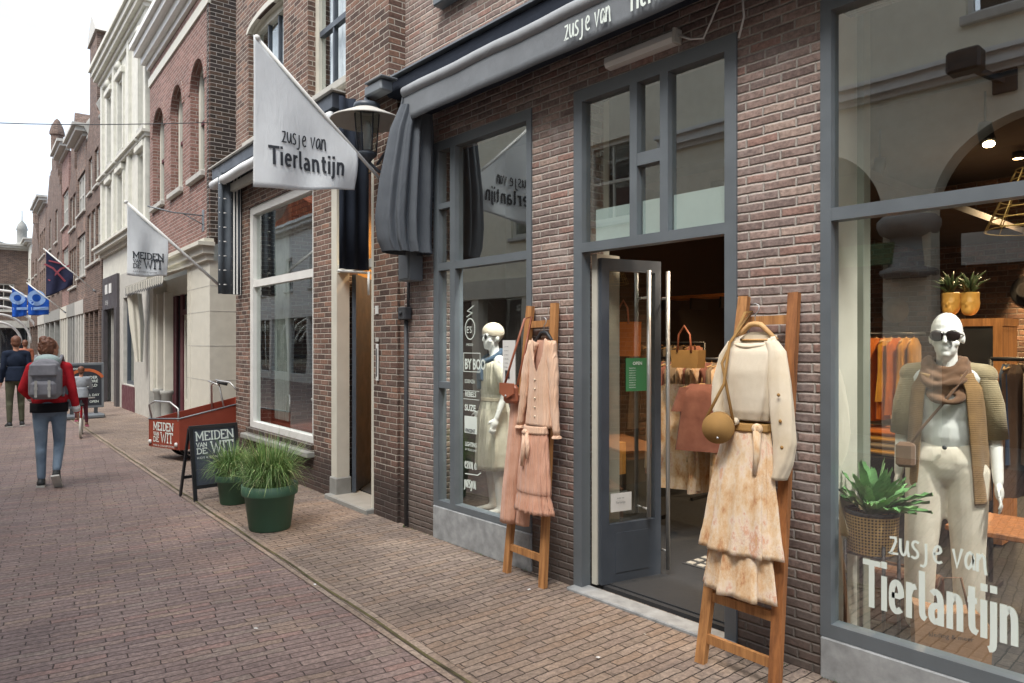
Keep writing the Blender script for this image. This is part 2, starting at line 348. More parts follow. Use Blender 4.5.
# ------------------------------------------------------------------ building helpers
def root_matrix(o):
    m = Matrix.Identity(4); q = o
    while q is not None: m = (Matrix.Translation(q.location) @ q.rotation_euler.to_matrix().to_4x4()) @ m; q = q.parent
    return m
def wb(mb, name, mat, parent, **k):                    # build from world coordinates under a placed thing
    inv = root_matrix(parent).inverted(); mb.v = [tuple(inv @ Vector(p)) for p in mb.v]
    return mb.build(name, mat, parent, **k)
def wall(mb, x0, x1, y0, y1, z0, z1, holes=()):        # wall slab with rectangular openings (x0,x1,z0,z1), only outer faces
    xs = sorted({x0, x1, *[h[0] for h in holes], *[h[1] for h in holes]}); zs = sorted({z0, z1, *[h[2] for h in holes], *[h[3] for h in holes]})
    xs = [x for x in xs if x0 <= x <= x1]; zs = [z for z in zs if z0 <= z <= z1]
    def solid(i, j):
        if i < 0 or j < 0 or i >= len(xs) - 1 or j >= len(zs) - 1: return False
        cx, cz = (xs[i] + xs[i + 1]) / 2, (zs[j] + zs[j + 1]) / 2
        return not any(h[0] < cx < h[1] and h[2] < cz < h[3] for h in holes)
    for i in range(len(xs) - 1):
        for j in range(len(zs) - 1):
            if not solid(i, j): continue
            a, b, c, d = xs[i], xs[i + 1], zs[j], zs[j + 1]
            mb.add([(a, y0, c), (b, y0, c), (b, y0, d), (a, y0, d)], [(0, 1, 2, 3)]); mb.add([(a, y1, c), (b, y1, c), (b, y1, d), (a, y1, d)], [(3, 2, 1, 0)])
            if not solid(i - 1, j): mb.add([(a, y0, c), (a, y0, d), (a, y1, d), (a, y1, c)], [(0, 1, 2, 3)])
            if not solid(i + 1, j): mb.add([(b, y0, c), (b, y0, d), (b, y1, d), (b, y1, c)], [(3, 2, 1, 0)])
            if not solid(i, j - 1): mb.add([(a, y0, c), (b, y0, c), (b, y1, c), (a, y1, c)], [(3, 2, 1, 0)])
            if not solid(i, j + 1): mb.add([(a, y0, d), (b, y0, d), (b, y1, d), (a, y1, d)], [(0, 1, 2, 3)])
    return mb
def arch_fill(mb, x0, x1, zs, zt, y0, y1, n=10):       # the two corners above an arch inside a rectangular hole zs..zt
    cx, r = (x0 + x1) / 2, (x1 - x0) / 2; h = zt - zs
    for s in (-1, 1):
        pts = [(cx + s * r, zt)] + [(cx + s * r * math.cos(t), zs + h * math.sin(t)) for t in [PI / 2 * k / n for k in range(n + 1)]]
        mb.prism(pts, 'y', y0, y1)
def arch_band(mb, x0, x1, zs, zt, w, y0, y1, n=14):
    cx, r = (x0 + x1) / 2, (x1 - x0) / 2; h = zt - zs
    for k in range(n):
        a, b = PI * k / n, PI * (k + 1) / n
        q = [(cx + (r + o) * math.cos(t), zs + (h + o) * math.sin(t)) for t, o in ((a, 0), (a, w), (b, w), (b, 0))]
        mb.prism(q, 'y', y0, y1)
def cornice(mb, x0, x1, y, z0, steps):                 # steps: (height, projection)
    z = z0
    for h, p in steps: mb.box(x0 - p * .6, x1 + p * .6, y - p, y + .05, z, z + h); z += h
    return mb
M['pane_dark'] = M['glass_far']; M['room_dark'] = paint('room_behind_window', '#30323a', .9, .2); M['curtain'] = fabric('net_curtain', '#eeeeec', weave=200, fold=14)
def window(root, x0, x1, z0, z1, y=.12, fw=.07, frame='white', bars=(1, 2), sash=None, pane='pane_dark', room='room_dark', sill=None, curtain=False, name='window', arch=0):
    f = MB(); f.box(x0, x0 + fw, y - .04, y + .04, z0, z1); f.box(x1 - fw, x1, y - .04, y + .04, z0, z1)
    f.box(x0 + fw, x1 - fw, y - .04, y + .04, z0, z0 + fw); f.box(x0 + fw, x1 - fw, y - .04, y + .04, z1 - fw, z1)
    fo = f.build(name, M[frame], root)
    s = MB(); nx, nz = bars; zz = [z0 + fw + (z1 - z0 - 2 * fw) * k / nz for k in range(1, nz)]
    for z in zz: s.box(x0 + fw, x1 - fw, y - .03, y + .03, z - .03, z + .03)
    edges = [z0 + fw] + zz + [z1 - fw]
    for k in range(1, nx):
        x = x0 + fw + (x1 - x0 - 2 * fw) * k / nx
        for a, b in zip(edges[:-1], edges[1:]): s.box(x - .018, x + .018, y - .024, y + .024, a + (.03 if a != z0 + fw else 0), b - (.03 if b != z1 - fw else 0))
    if s.v: s.build('glazing_bars', M[sash or frame], fo)
    MB().box(x0 + fw, x1 - fw, y, y + .006, z0 + fw, z1 - fw).build('pane', M[pane], fo)
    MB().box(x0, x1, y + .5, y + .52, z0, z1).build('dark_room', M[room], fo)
    if curtain:
        for a, b in ((x0 + fw, (x0 + x1) / 2), ((x0 + x1) / 2, x1 - fw)):
            MB().grid(lambda u, v: (a + (b - a) * u, y + .1 + .02 * math.sin(u * 28), z0 + fw + v * (z1 - z0 - 2 * fw)), 24, 2).build('curtain', M['curtain'], fo)
    if sill: MB().bbox(x0 - .06, x1 + .06, -.07, .1, z0 - sill, z0, .012).build('sill', M['white_gr'], fo)
    return fo
# ------------------------------------------------------------------ lettering: strokes laid on a surface map f(s, t, lift) -> point
HAND = {'z': [[(0, .95), (.45, 1), (.1, .1), (0, .02), (.5, .05)]], 'u': [[(0, 1), (.0, .35), (.12, .02), (.32, .15), (.42, .95)], [(.42, .95), (.42, .4), (.5, 0)]],
 's': [[(.42, .92), (.2, 1.02), (.05, .82), (.12, .6), (.36, .4), (.38, .15), (.2, -.02), (0, .08)]], 'j': [[(.2, .98), (.22, -.1), (.1, -.38), (-.12, -.34)]],
 'e': [[(.03, .48), (.4, .62), (.36, .93), (.16, .98), (0, .6), (.06, .15), (.25, 0), (.45, .12)]], 'v': [[(0, 1), (.2, .02), (.46, 1.08)]],
 'a': [[(.42, .86), (.2, 1), (.02, .6), (.06, .12), (.22, .05), (.4, .5), (.42, .9), (.46, .02)]], 'n': [[(.0, 0), (.02, 1)], [(.02, .62), (.2, 1), (.36, .85), (.38, .3), (.44, -.1)]], ' ': []}
TIER = {'T': [[(0, .94), (.58, .94)], [(.29, .94), (.29, 0)]], 'i': [[(.07, .72), (.07, 0)], [(.07, 1.02), (.07, .88)]],
 'e': [[(.06, .38), (.42, .38), (.42, .5), (.35, .62), (.24, .66), (.13, .62), (.06, .5), (.06, .2), (.13, .09), (.25, .05), (.42, .12)]],
 'r': [[(.07, .72), (.07, 0)], [(.07, .5), (.16, .63), (.33, .66)]], 'l': [[(.07, 1), (.07, .2), (.11, .09), (.22, .06)]],
 'a': [[(.08, .6), (.2, .66), (.33, .62), (.4, .5), (.4, 0)], [(.4, .38), (.18, .38), (.08, .31), (.06, .2), (.1, .09), (.22, .05), (.4, .12)]],
 'n': [[(.07, .72), (.07, 0)], [(.07, .52), (.18, .64), (.29, .66), (.38, .6), (.42, .48), (.42, 0)]],
 't': [[(.14, .92), (.14, .2), (.19, .09), (.34, .06)], [(0, .66), (.32, .66)]], 'j': [[(.07, .72), (.07, -.08), (.02, -.17), (-.1, -.19)], [(.07, 1.02), (.07, .88)]]}
for _k, _v in TIER.items():
    if _k != 'T': TIER[_k] = [[(.07 + (p[0] - .07) * .8, p[1]) for p in st] for st in _v]
TW = {'T': .62, 'i': .25, 'e': .52, 'r': .38, 'l': .28, 'a': .52, 'n': .54, 't': .38, 'j': .25}
def _sl(x, y, w=.2): return [(x - w / 2, y), (x + w / 2, y)]
SLAB = {'M': [[(.1, 0), (.1, 1)], [(.1, 1), (.45, .25), (.8, 1)], [(.8, 1), (.8, 0)], _sl(.1, 0), _sl(.8, 0), _sl(.06, 1, .18), _sl(.84, 1, .18)],
 'E': [[(.1, 0), (.1, 1)], [(0, 1), (.58, 1), (.58, .82)], [(.1, .52), (.42, .52)], [(0, 0), (.6, 0), (.6, .2)]], 'I': [[(.15, 0), (.15, 1)], _sl(.15, 0, .28), _sl(.15, 1, .28)],
 'D': [[(.12, 0), (.12, 1)], [(0, 1), (.38, 1), (.6, .85), (.68, .5), (.6, .15), (.38, 0), (0, 0)]], 'N': [[(.1, 0), (.1, 1)], [(.1, 1), (.7, 0)], [(.7, 0), (.7, 1)], _sl(.1, 0), _sl(.06, 1, .18), _sl(.7, 1)],
 'V': [[(.08, 1), (.38, 0), (.68, 1)], _sl(.08, 1), _sl(.68, 1)], 'A': [[(.05, 0), (.38, 1), (.71, 0)], [(.17, .35), (.59, .35)], _sl(.05, 0), _sl(.71, 0)],
 'W': [[(.08, 1), (.3, 0), (.52, .8), (.74, 0), (.96, 1)], _sl(.08, 1), _sl(.96, 1)], 'T': [[(.33, 0), (.33, 1)], [(0, .8), (0, 1), (.66, 1), (.66, .8)], _sl(.33, 0, .28)], ' ': []}
SW = {'M': .98, 'E': .7, 'I': .38, 'D': .78, 'N': .86, 'V': .8, 'A': .82, 'W': 1.1, 'T': .76, ' ': .3}
_lift = [0]
def ribbon(mb, pts, w, f):
    _lift[0] = (_lift[0] + 1) % 9; L = .0015 + _lift[0] * .00025
    P2 = [Vector(p) for p in pts]; n = len(P2); lo, hi = [], []
    for i, p in enumerate(P2):
        a = (P2[i] - P2[i - 1]).normalized() if i else None; b = (P2[i + 1] - P2[i]).normalized() if i < n - 1 else None
        d = (a + b).normalized() if a and b and (a + b).length > .1 else (a or b)
        nn = Vector((-d.y, d.x)); k = 1 / max(.5, nn.dot(Vector((-b.y, b.x)))) if (a and b) else 1
        lo.append(p - nn * w / 2 * k); hi.append(p + nn * w / 2 * k)
    vs = [f(q.x, q.y, L) for q in lo] + [f(q.x, q.y, L) for q in hi]
    mb.add(vs, [(i, i + 1, n + i + 1, n + i) for i in range(n - 1)])
def letters(mb, font, text, f, h, w, sx=1.0, x=0, y=0, adv=None, gap=.12):
    for ch in text:
        for st in font[ch]:
            st = list(st)
            if len(st) > 3 and font is not SLAB:       # round the corners a little
                s2 = [st[0]]
                for a, b, c in zip(st[:-2], st[1:-1], st[2:]):
                    s2 += [tuple(a[k] * .25 + b[k] * .75 for k in (0, 1)), tuple((a[k] + 6 * b[k] + c[k]) / 8 for k in (0, 1)), tuple(c[k] * .25 + b[k] * .75 for k in (0, 1))]
                st = s2 + [st[-1]]
            ribbon(mb, [(x + p[0] * h * sx, y + p[1] * h) for p in st], w, f)
        x += ((adv or {}).get(ch, .5 if ch != ' ' else .3) + gap) * h * sx
    return x
def typed(mb, s, f, h, x=0, y=0, sx=1.0, bold=0.0):     # plain printed text with the built-in face
    c = bpy.data.curves.new('t', 'FONT'); c.body = s; c.size = 1; c.resolution_u = 2; c.offset = bold
    o = bpy.data.objects.new('t', c); col.objects.link(o); bpy.context.view_layer.update()
    me = bpy.data.meshes.new_from_object(o.evaluated_get(bpy.context.evaluated_depsgraph_get()))
    mb.add([f(x + v.co.x * h * sx * 1.35, y + v.co.y * h * 1.35, .002) for v in me.vertices], [list(p.vertices) for p in me.polygons])
    bpy.data.objects.remove(o); bpy.data.curves.remove(c); bpy.data.meshes.remove(me)

# ------------------------------------------------------------------ ground
g = MB().box(-160, 60, -60, 80, -.3, -.012).build('ground', M['stone']); tag(g, kind='structure')
g = MB(); g.add([(-110, -3.9, 0), (14, -3.9, 0), (14, 7, 0), (-110, 12, 0)], [(0, 1, 2, 3)]); tag(g.build('street', M['street']), kind='structure')
def gut(x): return 2.03 - .052 * (x + 2.72)             # the line of the gutter
g = MB(); g.add([(3, gut(3) + .06, .004), (-60, gut(-60) + .06, .004), (-60, 9, .004), (3, 9, .004)], [(3, 2, 1, 0)]); tag(g.build('sidewalk', M['sidewalk']), kind='structure')
g = MB(); g.add([(3, gut(3) - .052, .008), (3, gut(3) + .052, .008), (-60, gut(-60) + .052, .008), (-60, gut(-60) - .052, .008)], [(0, 1, 2, 3)]); tag(g.build('gutter', M['kerb_brick']), kind='structure')
M['moss'] = paint('gutter_moss', '#5c5638', .95, .4, bump=.8, scale=9)
g = MB(); g.grid(lambda u, v: (3 - 63 * u, gut(3 - 63 * u) + (v - .5) * .018 + .006 * math.sin(u * 310), .012), 200, 1); tag(g.build('gutter_moss', M['moss']), kind='structure')

# ------------------------------------------------------------------ the clothes shop (front at y = 3.36)
shop = thing('shop_building', 'weathered red brick clothes shop with blue grey window frames beside the street', 'shop', (-3.2, 3.36, 0))
F = 3.36
H1 = (-4.84, -3.65, .0, 3.24); HD = (-3.24, -2.05, 0, 3.24); H3 = (-1.60, .75, 0, 3.24); HU = (-4.66, -3.5, 4.4, 6.3); HU2 = (-2.6, -1.4, 4.4, 6.3)
wb(wall(MB(), -5.29, 1.6, F, F + .28, 0, 8.8, [H1, HD, H3, HU, HU2]), 'wall', M['brick_main'], shop)
def fr(mb, a, b, c, d, y0=F - .012, y1=F + .07): mb.box(a, b, y0, y1, c, d); return mb
# left display window
w1 = MB(); fr(w1, -4.84, -4.77, .27, 3.24); fr(w1, -4.61, -4.545, .318, 3.165); fr(w1, -3.70, -3.65, .27, 3.24)
fr(w1, -4.77, -3.70, .27, .318); fr(w1, -4.77, -3.70, 3.165, 3.24); fr(w1, -4.545, -3.70, 2.19, 2.25, F - .010, F + .065); fr(w1, -4.77, -4.61, 2.19, 2.25, F - .010, F + .065)
fr(w1, -4.77, -4.61, 2.69, 2.735, F - .008, F + .06); fr(w1, -4.77, -4.61, 1.235, 1.285, F - .008, F + .06)
w1 = wb(w1, 'display_window', M['frame'], shop); w1['label'] = 'tall display window with narrow side lights and white brand names'
for a, b, c, d in ((-4.77, -4.61, .318, 1.235), (-4.77, -4.61, 1.285, 2.19), (-4.77, -4.61, 2.25, 2.69), (-4.77, -4.61, 2.735, 3.165), (-4.545, -3.70, .318, 2.19), (-4.545, -3.70, 2.25, 3.165)):
    wb(MB().box(a, b, F + .03, F + .036, c, d), 'pane', M['glass'], w1)
wb(MB().bbox(-4.838, -3.652, F - .02, F + .1, 0, .268, .006), 'plinth', M['concrete'], w1)
# door front with lights above
dr = MB(); fr(dr, -3.24, -3.166, 0, 3.24); fr(dr, -2.121, -2.05, 0, 3.24); fr(dr, -3.166, -2.121, 2.185, 2.245); fr(dr, -3.166, -2.121, 3.16, 3.24)
fr(dr, -2.77, -2.716, 2.245, 3.16); fr(dr, -2.546, -2.49, 2.245, 3.16); fr(dr, -2.716, -2.546, 2.66, 2.735, F - .009, F + .06)
dr = wb(dr, 'door_frame', M['frame'], shop)
for a, b, c, d in ((-3.166, -2.77, 2.245, 3.16), (-2.716, -2.546, 2.245, 2.66), (-2.716, -2.546, 2.735, 3.16), (-2.49, -2.121, 2.245, 3.16)):
    wb(MB().box(a, b, F + .03, F + .036, c, d), 'pane', M['glass'], dr)
M['frost'] = paint('frosted_film', '#b9c6c4', .8, .03)
for a, b in ((-3.09, -2.775), (-2.712, -2.55), (-2.485, -2.125)): wb(MB().box(a, b, F + .040, F + .043, 2.25, 2.455), 'frosted_film', M['frost'], dr)
wb(MB().bbox(-3.24, -2.05, F - .08, F + .06, -.01, .022, .006), 'threshold', M['concrete'], dr)
wb(MB().box(-3.158, -3.115, F + .075, F + .30, .03, 2.18), 'door_jamb', M['cream'], dr)
# open door leaf (hinged left, swung inwards)
a0 = Vector((-3.10, F + .085, 0)); a1 = Vector((-2.985, F + .555, 0)); dd = (a1 - a0); L = dd.length; dd.normalize(); nn = Vector((dd.y, -dd.x, 0))
def leaf(mb, u0, u1, z0, z1, t=.045, o=0):
    q = [a0 + dd * u0 + nn * (o - t / 2), a0 + dd * u1 + nn * (o - t / 2), a0 + dd * u1 + nn * (o + t / 2), a0 + dd * u0 + nn * (o + t / 2)]
    return mb.prism([(p.x, p.y) for p in q], 'z', z0, z1)
lf = MB(); leaf(lf, 0, .06, .035, 2.15); leaf(lf, L - .05, L, .035, 2.15); leaf(lf, .06, L - .05, .035, .42); leaf(lf, .06, L - .05, 2.07, 2.15)
lf = wb(lf, 'door', M['frame_dark'], shop); leaf(MB(), 0, 0, 0, 0)
wb(leaf(MB(), .11, L - .11, .1, .36, .052), 'door_panel', M['frame_dark'], lf)
wb(leaf(MB(), .06, L - .05, .42, 2.07, .006), 'pane', M['glass'], lf)
for u in (L - .14, L + .02):
    h0 = a0 + dd * u + nn * .07; hb = MB().tube([(h0.x, h0.y, .08 if u > L else .45), (h0.x, h0.y, 2.08)], .014, 10)
    for z in (.2 if u > L else .5, 1.9): hb.tube([(h0.x, h0.y, z), tuple(Vector((h0.x, h0.y, z)) - nn * .06)], .008, 8)
    wb(hb, 'door_handle', M['steel'], lf)
M['poster_green'] = paint('green_sticker', '#3f7d50', .6, .06)
def on_leaf(s, t, l): p = a0 + dd * s + nn * (.006 + l); return (p.x, p.y, t)
ps = wb(leaf(MB(), .205, .385, 1.28, 1.50, .002, .008), 'notice', M['poster_green'], lf); ps['label'] = 'green notice with white lines'
tx = MB()
for i in range(9): typed(tx, 'MAANDAG DINSDAG'[i % 4:i % 4 + 8], lambda s, t, l: on_leaf(s, t, .006 + l), .008, .225, 1.43 - i * .016)
typed(tx, 'OPEN', lambda s, t, l: on_leaf(s, t, .006 + l), .022, .255, 1.455, bold=.02)
wb(tx, 'notice_text', M['white_vinyl'], ps)
ps = wb(leaf(MB(), .07, .235, .50, .62, .002, .026), 'notice', M['white'], lf); ps['label'] = 'small white notice low on the door glass'
tx = MB(); typed(tx, 'zusje van', lambda s, t, l: on_leaf(s, t, .03 + l), .012, .11, .585); typed(tx, 'Tierlantijn', lambda s, t, l: on_leaf(s, t, .03 + l), .014, .10, .555); wb(tx, 'notice_text', M['dark_vinyl'], ps)
# large display window
w3 = MB(); fr(w3, -1.60, -1.549, .20, 3.24); fr(w3, .69, .75, .20, 3.24); fr(w3, -1.549, .69, .20, .265); fr(w3, -1.549, .69, 3.18, 3.24); fr(w3, -1.549, .69, 2.18, 2.24, F - .010, F + .065)
w3 = wb(w3, 'display_window', M['frame'], shop); w3['label'] = 'wide display window with the shop name in white letters'
wb(MB().box(-1.549, .69, F + .03, F + .036, .265, 2.18), 'pane', M['glass'], w3); wb(MB().box(-1.549, .69, F + .03, F + .036, 2.24, 3.18), 'pane', M['glass'], w3)
wb(MB().bbox(-1.598, .748, F - .02, F + .1, 0, .198, .006), 'plinth', M['concrete'], w3)
for a, b, z0, z1, lb in ((-4.66, -3.5, 4.4, 6.3, 0), (-2.6, -1.4, 4.4, 6.3, 0)):
    q = thing('x', None, None, (0, 0, 0)); bpy.data.objects.remove(q)
    f = wb(MB().box(a, a + .08, F + .08, F + .15, z0, z1).box(b - .08, b, F + .08, F + .15, z0, z1).box(a + .08, b - .08, F + .08, F + .15, z0, z0 + .08).box(a + .08, b - .08, F + .08, F + .15, z1 - .08, z1), 'window', M['cream'], shop)
    wb(MB().box(a + .08, b - .08, F + .1, F + .106, z0 + .08, z1 - .08), 'pane', M['pane_dark'], f); wb(MB().bbox(a - .08, b + .08, F - .09, F + .08, z0 - .09, z0, .01), 'sill', M['frame'], f)
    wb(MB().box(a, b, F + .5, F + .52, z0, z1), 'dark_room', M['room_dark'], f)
# interior shell
wb(MB().box(-5.2, 1.6, F + .1, 9.3, .0, .03), 'floor', M['floor_dark'], shop)
ish = wb(MB().box(-5.2, 1.6, 9.2, 9.3, .03, 3.5), 'back_wall', M['brick_inner'], shop)
wb(MB().box(-5.2, 1.6, F + .28, 9.2, 3.42, 3.5), 'ceiling', M['interior_dark'], shop)
wb(MB().box(1.5, 1.6, F + .28, 9.2, .03, 3.42), 'side_wall', M['brick_inner'], shop); wb(MB().box(-5.2, -5.1, F + .28, 9.2, .03, 3.42), 'side_wall', M['interior_dark'], shop)
wb(MB().box(-5.1, -4.7, 4.35, 4.40, .03, 3.42), 'display_partition', M['interior_dark'], shop)
wb(MB().box(-4.8, -3.5, F + .1, 4.35, .03, .17), 'display_platform', M['interior_dark'], shop)
wb(MB().box(-1.56, .7, F + .12, 4.7, .03, .09), 'display_platform', M['floor_dark'], shop)
wb(MB().bbox(-2.04, P(864, 0, 3.72)[0], 3.72, 3.80, .09, 3.4, .004), 'side_panel', paint('panel_sage', '#8c8f83', .7, .05), shop); wb(MB().box(-1.60, -1.585, F + .075, 3.72, .09, 3.4), 'window_reveal', M['cream'], shop)
wb(MB().box(-2.05, -1.60, F + .28, F + .34, .03, 3.42).box(-3.65, -3.24, F + .28, F + .34, .03, 3.42), 'lining', M['interior_wall'], shop)
wb(MB().box(-3.24, -2.05, 4.0, 9.2, 2.72, 2.78), 'lowered_ceiling', M['interior_dark'], shop)
cr = MB(); cornice(cr, -5.25, 1.6, F, 8.8, [(.12, .1), (.15, .25), (.12, .4)]); wb(cr, 'cornice', M['white_gr'], shop)
wb(MB().prism([(F, 9.15), (8, 12.5), (13, 9.15)], 'x', -5.29, 1.6), 'roof', M['brick_old'], shop)

# writing on the glass
YG = F + .028
def onw(X0, Z0): return lambda s, t, l: (X0 + s, YG - l, Z0 + t)
t1 = MB(); p0, p1 = P(863, 605, YG), P(1024, 640, YG); hT = P(863, 558, YG)[2] - p0[2]
xw = letters(MB(), TIER, 'Tierlantijn', lambda s, t, l: (0, 0, 0), 1, .1, 1, 0, 0, TW, .0)
letters(t1, TIER, 'Tierlantijn', onw(p0[0], p0[2]), hT, hT * .115, (p1[0] - .005 - p0[0]) / (xw * hT), 0, 0, TW, .0)
q0, q1 = P(890, 553, YG), P(990, 572, YG); hz = .075
wb(t1, 'lettering', M['white_vinyl'], w3); t1 = MB()
xz = letters(MB(), HAND, 'zusje van', lambda s, t, l: (0, 0, 0), 1, .1, 1)
letters(t1, HAND, 'zusje van', onw(q0[0], q0[2]), hz, .0105, (q1[0] - q0[0]) / (xz * hz))
o = wb(t1, 'lettering', M['white_vinyl'], w3)
t2 = MB(); X0 = -4.50
f = onw(X0, 0)
def circle(mb, cx, cz, r, w, f, n=28): ribbon(mb, [(cx + r * math.cos(2 * PI * k / n), cz + r * 1.3 * math.sin(2 * PI * k / n)) for k in range(n + 1)], w, f)
def zrow(py, px=468): return P(px, py, YG)[2]
circle(t2, .105, zrow(329), .062, .007, f); typed(t2, "E'S", f, .055, .058, zrow(333), .8); ribbon(t2, [(.06, zrow(317)), (.13, zrow(313)), (.07, zrow(311)), (.15, zrow(306))], .006, f)
typed(t2, '·MOOI·', f, .022, .05, zrow(346))
typed(t2, 'BY BOO', f, .085, .035, zrow(369), .62, .02)
for a, b in ((zrow(353), zrow(353)), (zrow(371.5), zrow(371.5))): ribbon(t2, [(.02, a), (.23, b)], .005, f)
ribbon(t2, [(.02, zrow(353)), (.02, zrow(371.5))], .005, f); ribbon(t2, [(.23, zrow(353)), (.23, zrow(371.5))], .005, f)
typed(t2, 'ESSENZA', f, .03, .035, zrow(383), .8)
typed(t2, 'REBELS', f, .042, .04, zrow(396.5), .8, .02); circle(t2, .12, zrow(394), .0, .001, f)
ribbon(t2, [(.02, zrow(390.5)), (.22, zrow(390.5))], .004, f); ribbon(t2, [(.02, zrow(399)), (.22, zrow(399))], .004, f)
typed(t2, 'SUZE', f, .05, .035, zrow(410.5), .9, .03)
typed(t2, 'LIGHTING', f, .034, .04, zrow(446), .7, .03); typed(t2, 'BY ROO LINE', f, .018, .04, zrow(450.5))
letters(t2, HAND, 'ezan a', f, .05, .012, .85, .04, zrow(468)); ribbon(t2, [(.04, zrow(474)), (.2, zrow(473)), (.24, zrow(470))], .008, f)
letters(t2, HAND, 'juzsjan', f, .055, .012, .62, .03, zrow(487))
t2.box(X0 + .035, X0 + .19, YG - .003, YG - .0015, zrow(433), zrow(416)); typed(t2, 'VINCCI', f, .0, .04, zrow(440))
wb(t2, 'lettering', M['white_vinyl'], w1); t3 = MB(); typed(t3, 'VINCENT', onw(X0, 0), .03, .045, zrow(432), .75, .02); 
for i in range(len(t3.v)): t3.v[i] = (t3.v[i][0], t3.v[i][1] - .004, t3.v[i][2])
wb(t3, 'lettering', M['dark_vinyl'], w1)
nt = wb(MB().box(-4.0, -3.86, YG - .003, YG - .001, 1.30, 1.62), 'notice', M['white'], w1); nt['label'] = 'white sheet of paper taped to the glass'
t3 = MB()
for i in range(6): typed(t3, 'open dinsdag'[i:i + 9], lambda s, t, l: (-3.99 + s, YG - .003 - l, t), .009, .01, 1.57 - i * .03)
t3.box(-3.97, -3.92, YG - .006, YG - .0045, 1.34, 1.40); wb(t3, 'notice_text', M['dark_vinyl'], nt)

# ------------------------------------------------------------------ neighbouring gift shop, brown brick
AM = math.atan(.04)
mei = thing('brick_shop_house', 'brown brick shop house with white framed ground floor window and open door', 'house', (-5.6, 3.37, 0), -AM)
def mx(X): return (X + 5.6) / math.cos(AM)
xr = mx(-5.42); WL = mx(-9.86)
hw = (mx(-9.35), mx(-7.25), .50, 3.38); hd = (mx(-6.79), mx(-5.86), 0, 3.38); ua = (mx(-7.40), mx(-6.20), 4.24, 5.76); ub = (mx(-9.35), mx(-8.12), 4.24, 5.76)
wall(mb := MB(), WL, xr, 0, .3, 0, 8.6, [hw, hd, ua, ub]); mb.box(mx(-5.42), mx(-5.29), .03, .3, 0, 8.6)
mb.box(WL, WL + .02, .3, 3, 0, 8.6)
mb.build('wall', M['brick_meiden'], mei)
MB().box(mx(-6.12), mx(-5.285), -.16, 0.001, 3.80, 8.6).build('pier', M['brick_meiden'], mei)
f = MB(); x0, x1 = hw[0], hw[1]
f.box(x0, x0 + .11, .02, .12, .5, 3.38); f.box(x1 - .07, x1, .02, .12, .5, 3.38); f.box(x0 + .11, x1 - .07, .02, .12, 3.28, 3.38); f.box(x0 + .11, x1 - .07, .02, .12, .5, .575); f.box(x0 + .11, x1 - .07, .03, .11, 2.33, 2.42)
f = f.build('window', M['white'], mei); f['label'] = 'large white framed display window'
for c, d in ((.575, 2.33), (2.42, 3.28)): MB().box(x0 + .11, x1 - .07, .07, .076, c, d).build('pane', M['glass'], f)
s = MB()
n = 38
for k in range(n):
    a = x0 - .02 + (x1 - x0 + .04) * k / n; s.box(a + .006, a + (x1 - x0 + .04) / n - .002, -.03, .05, .425, .498)
s.build('rowlock_sill', M['brick_glazed'], f); MB().bbox(x0 - .06, x1 + .03, -.09, .04, .355, .42, .01).build('sill', M['stone'], f)
for x, z0, z1 in ((ua, 4.24, 5.76), (ub, 4.24, 5.76)):
    w = window(mei, x[0], x[1], z0, z1, y=.13, fw=.09, frame='cream', bars=(3, 2), sash='frame_dark', curtain=True, sill=.09)
    t = MB(); arch_fill(t, x[0], x[1], 5.66, 5.76, .04, .09); arch_band(t, x[0], x[1], 5.68, 5.77, .07, -.01, .06); t.build('arched_head', M['cream'], w)
# door front
f = MB(); x0, x1 = hd[0], hd[1]
f.box(x0, x0 + .13, .0, .14, .22, 3.38); f.box(x1 - .05, x1, .0, .14, .03, 3.38); f.box(x0 + .13, x1 - .05, .01, .13, 2.32, 2.40); f.box(x0 + .13, x1 - .05, .01, .13, 3.28, 3.38)
f = f.build('door_frame', M['cream'], mei); MB().box(x0 + .13, x1 - .05, .07, .076, 2.40, 3.28).build('pane', M['glass'], f)
MB().bbox(x0 - .01, x0 + .145, -.02, .16, 0, .22, .01).build('plinth_block', M['stone'], f); MB().bbox(x0, x1, -.08, .28, -.01, .05, .01).build('threshold', M['stone'], f)
MB().prism([(x0 + .15, .16), (x0 + .18, .19), (x0 - .34, .66), (x0 - .37, .63)], 'z', .06, 2.31).build('door', M['frame_dark'], mei)
# interior of the gift shop
M['ochre'] = paint('ochre_wall', '#b98a4a', .85, .2)
MB().box(WL + .1, mx(-5.7), 3.0, 3.1, 0, 3.6).build('back_wall', M['ochre'], mei); MB().box(WL + .1, mx(-5.5), .3, 3.0, 0, .05).build('floor', M['floor_dark'], mei)
MB().box(WL + .1, mx(-5.5), .3, 3.0, 3.5, 3.6).build('ceiling', M['interior_dark'], mei); MB().box(mx(-7.18), mx(-7.1), .3, 2.2, .05, 3.5).build('partition', M['ochre'], mei)
MB().box(mx(-5.6), mx(-5.5), .3, 3.0, .05, 3.5).build('side_wall', M['ochre'], mei)
MB().box(hw[0], hw[1], .3, 1.1, .05, .55).build('display_platform', paint('platform_terracotta', '#7d3f30', .7, .15), mei)
MB().box(WL + .1, mx(-7.0), 1.6, 1.65, .55, 3.5).build('display_backdrop', M['interior_dark'], mei)
cu = MB()
cu.grid(lambda u, v: (hw[0] + .12 + .5 * u, .32 + .035 * math.sin(u * 50), .6 + 2.75 * v), 60, 2); cu.build('curtain', fabric('striped_curtain', '#9aa29c', weave=200, fold=9), mei)
cr = MB(); cornice(cr, WL, xr, 0, 8.6, [(.12, .1), (.15, .25), (.12, .4)]); cr.build('cornice', M['white_gr'], mei)
MB().prism([(0.0, 8.95), (4.5, 12), (9, 8.95)], 'x', WL, xr).build('roof', M['brick_old'], mei)

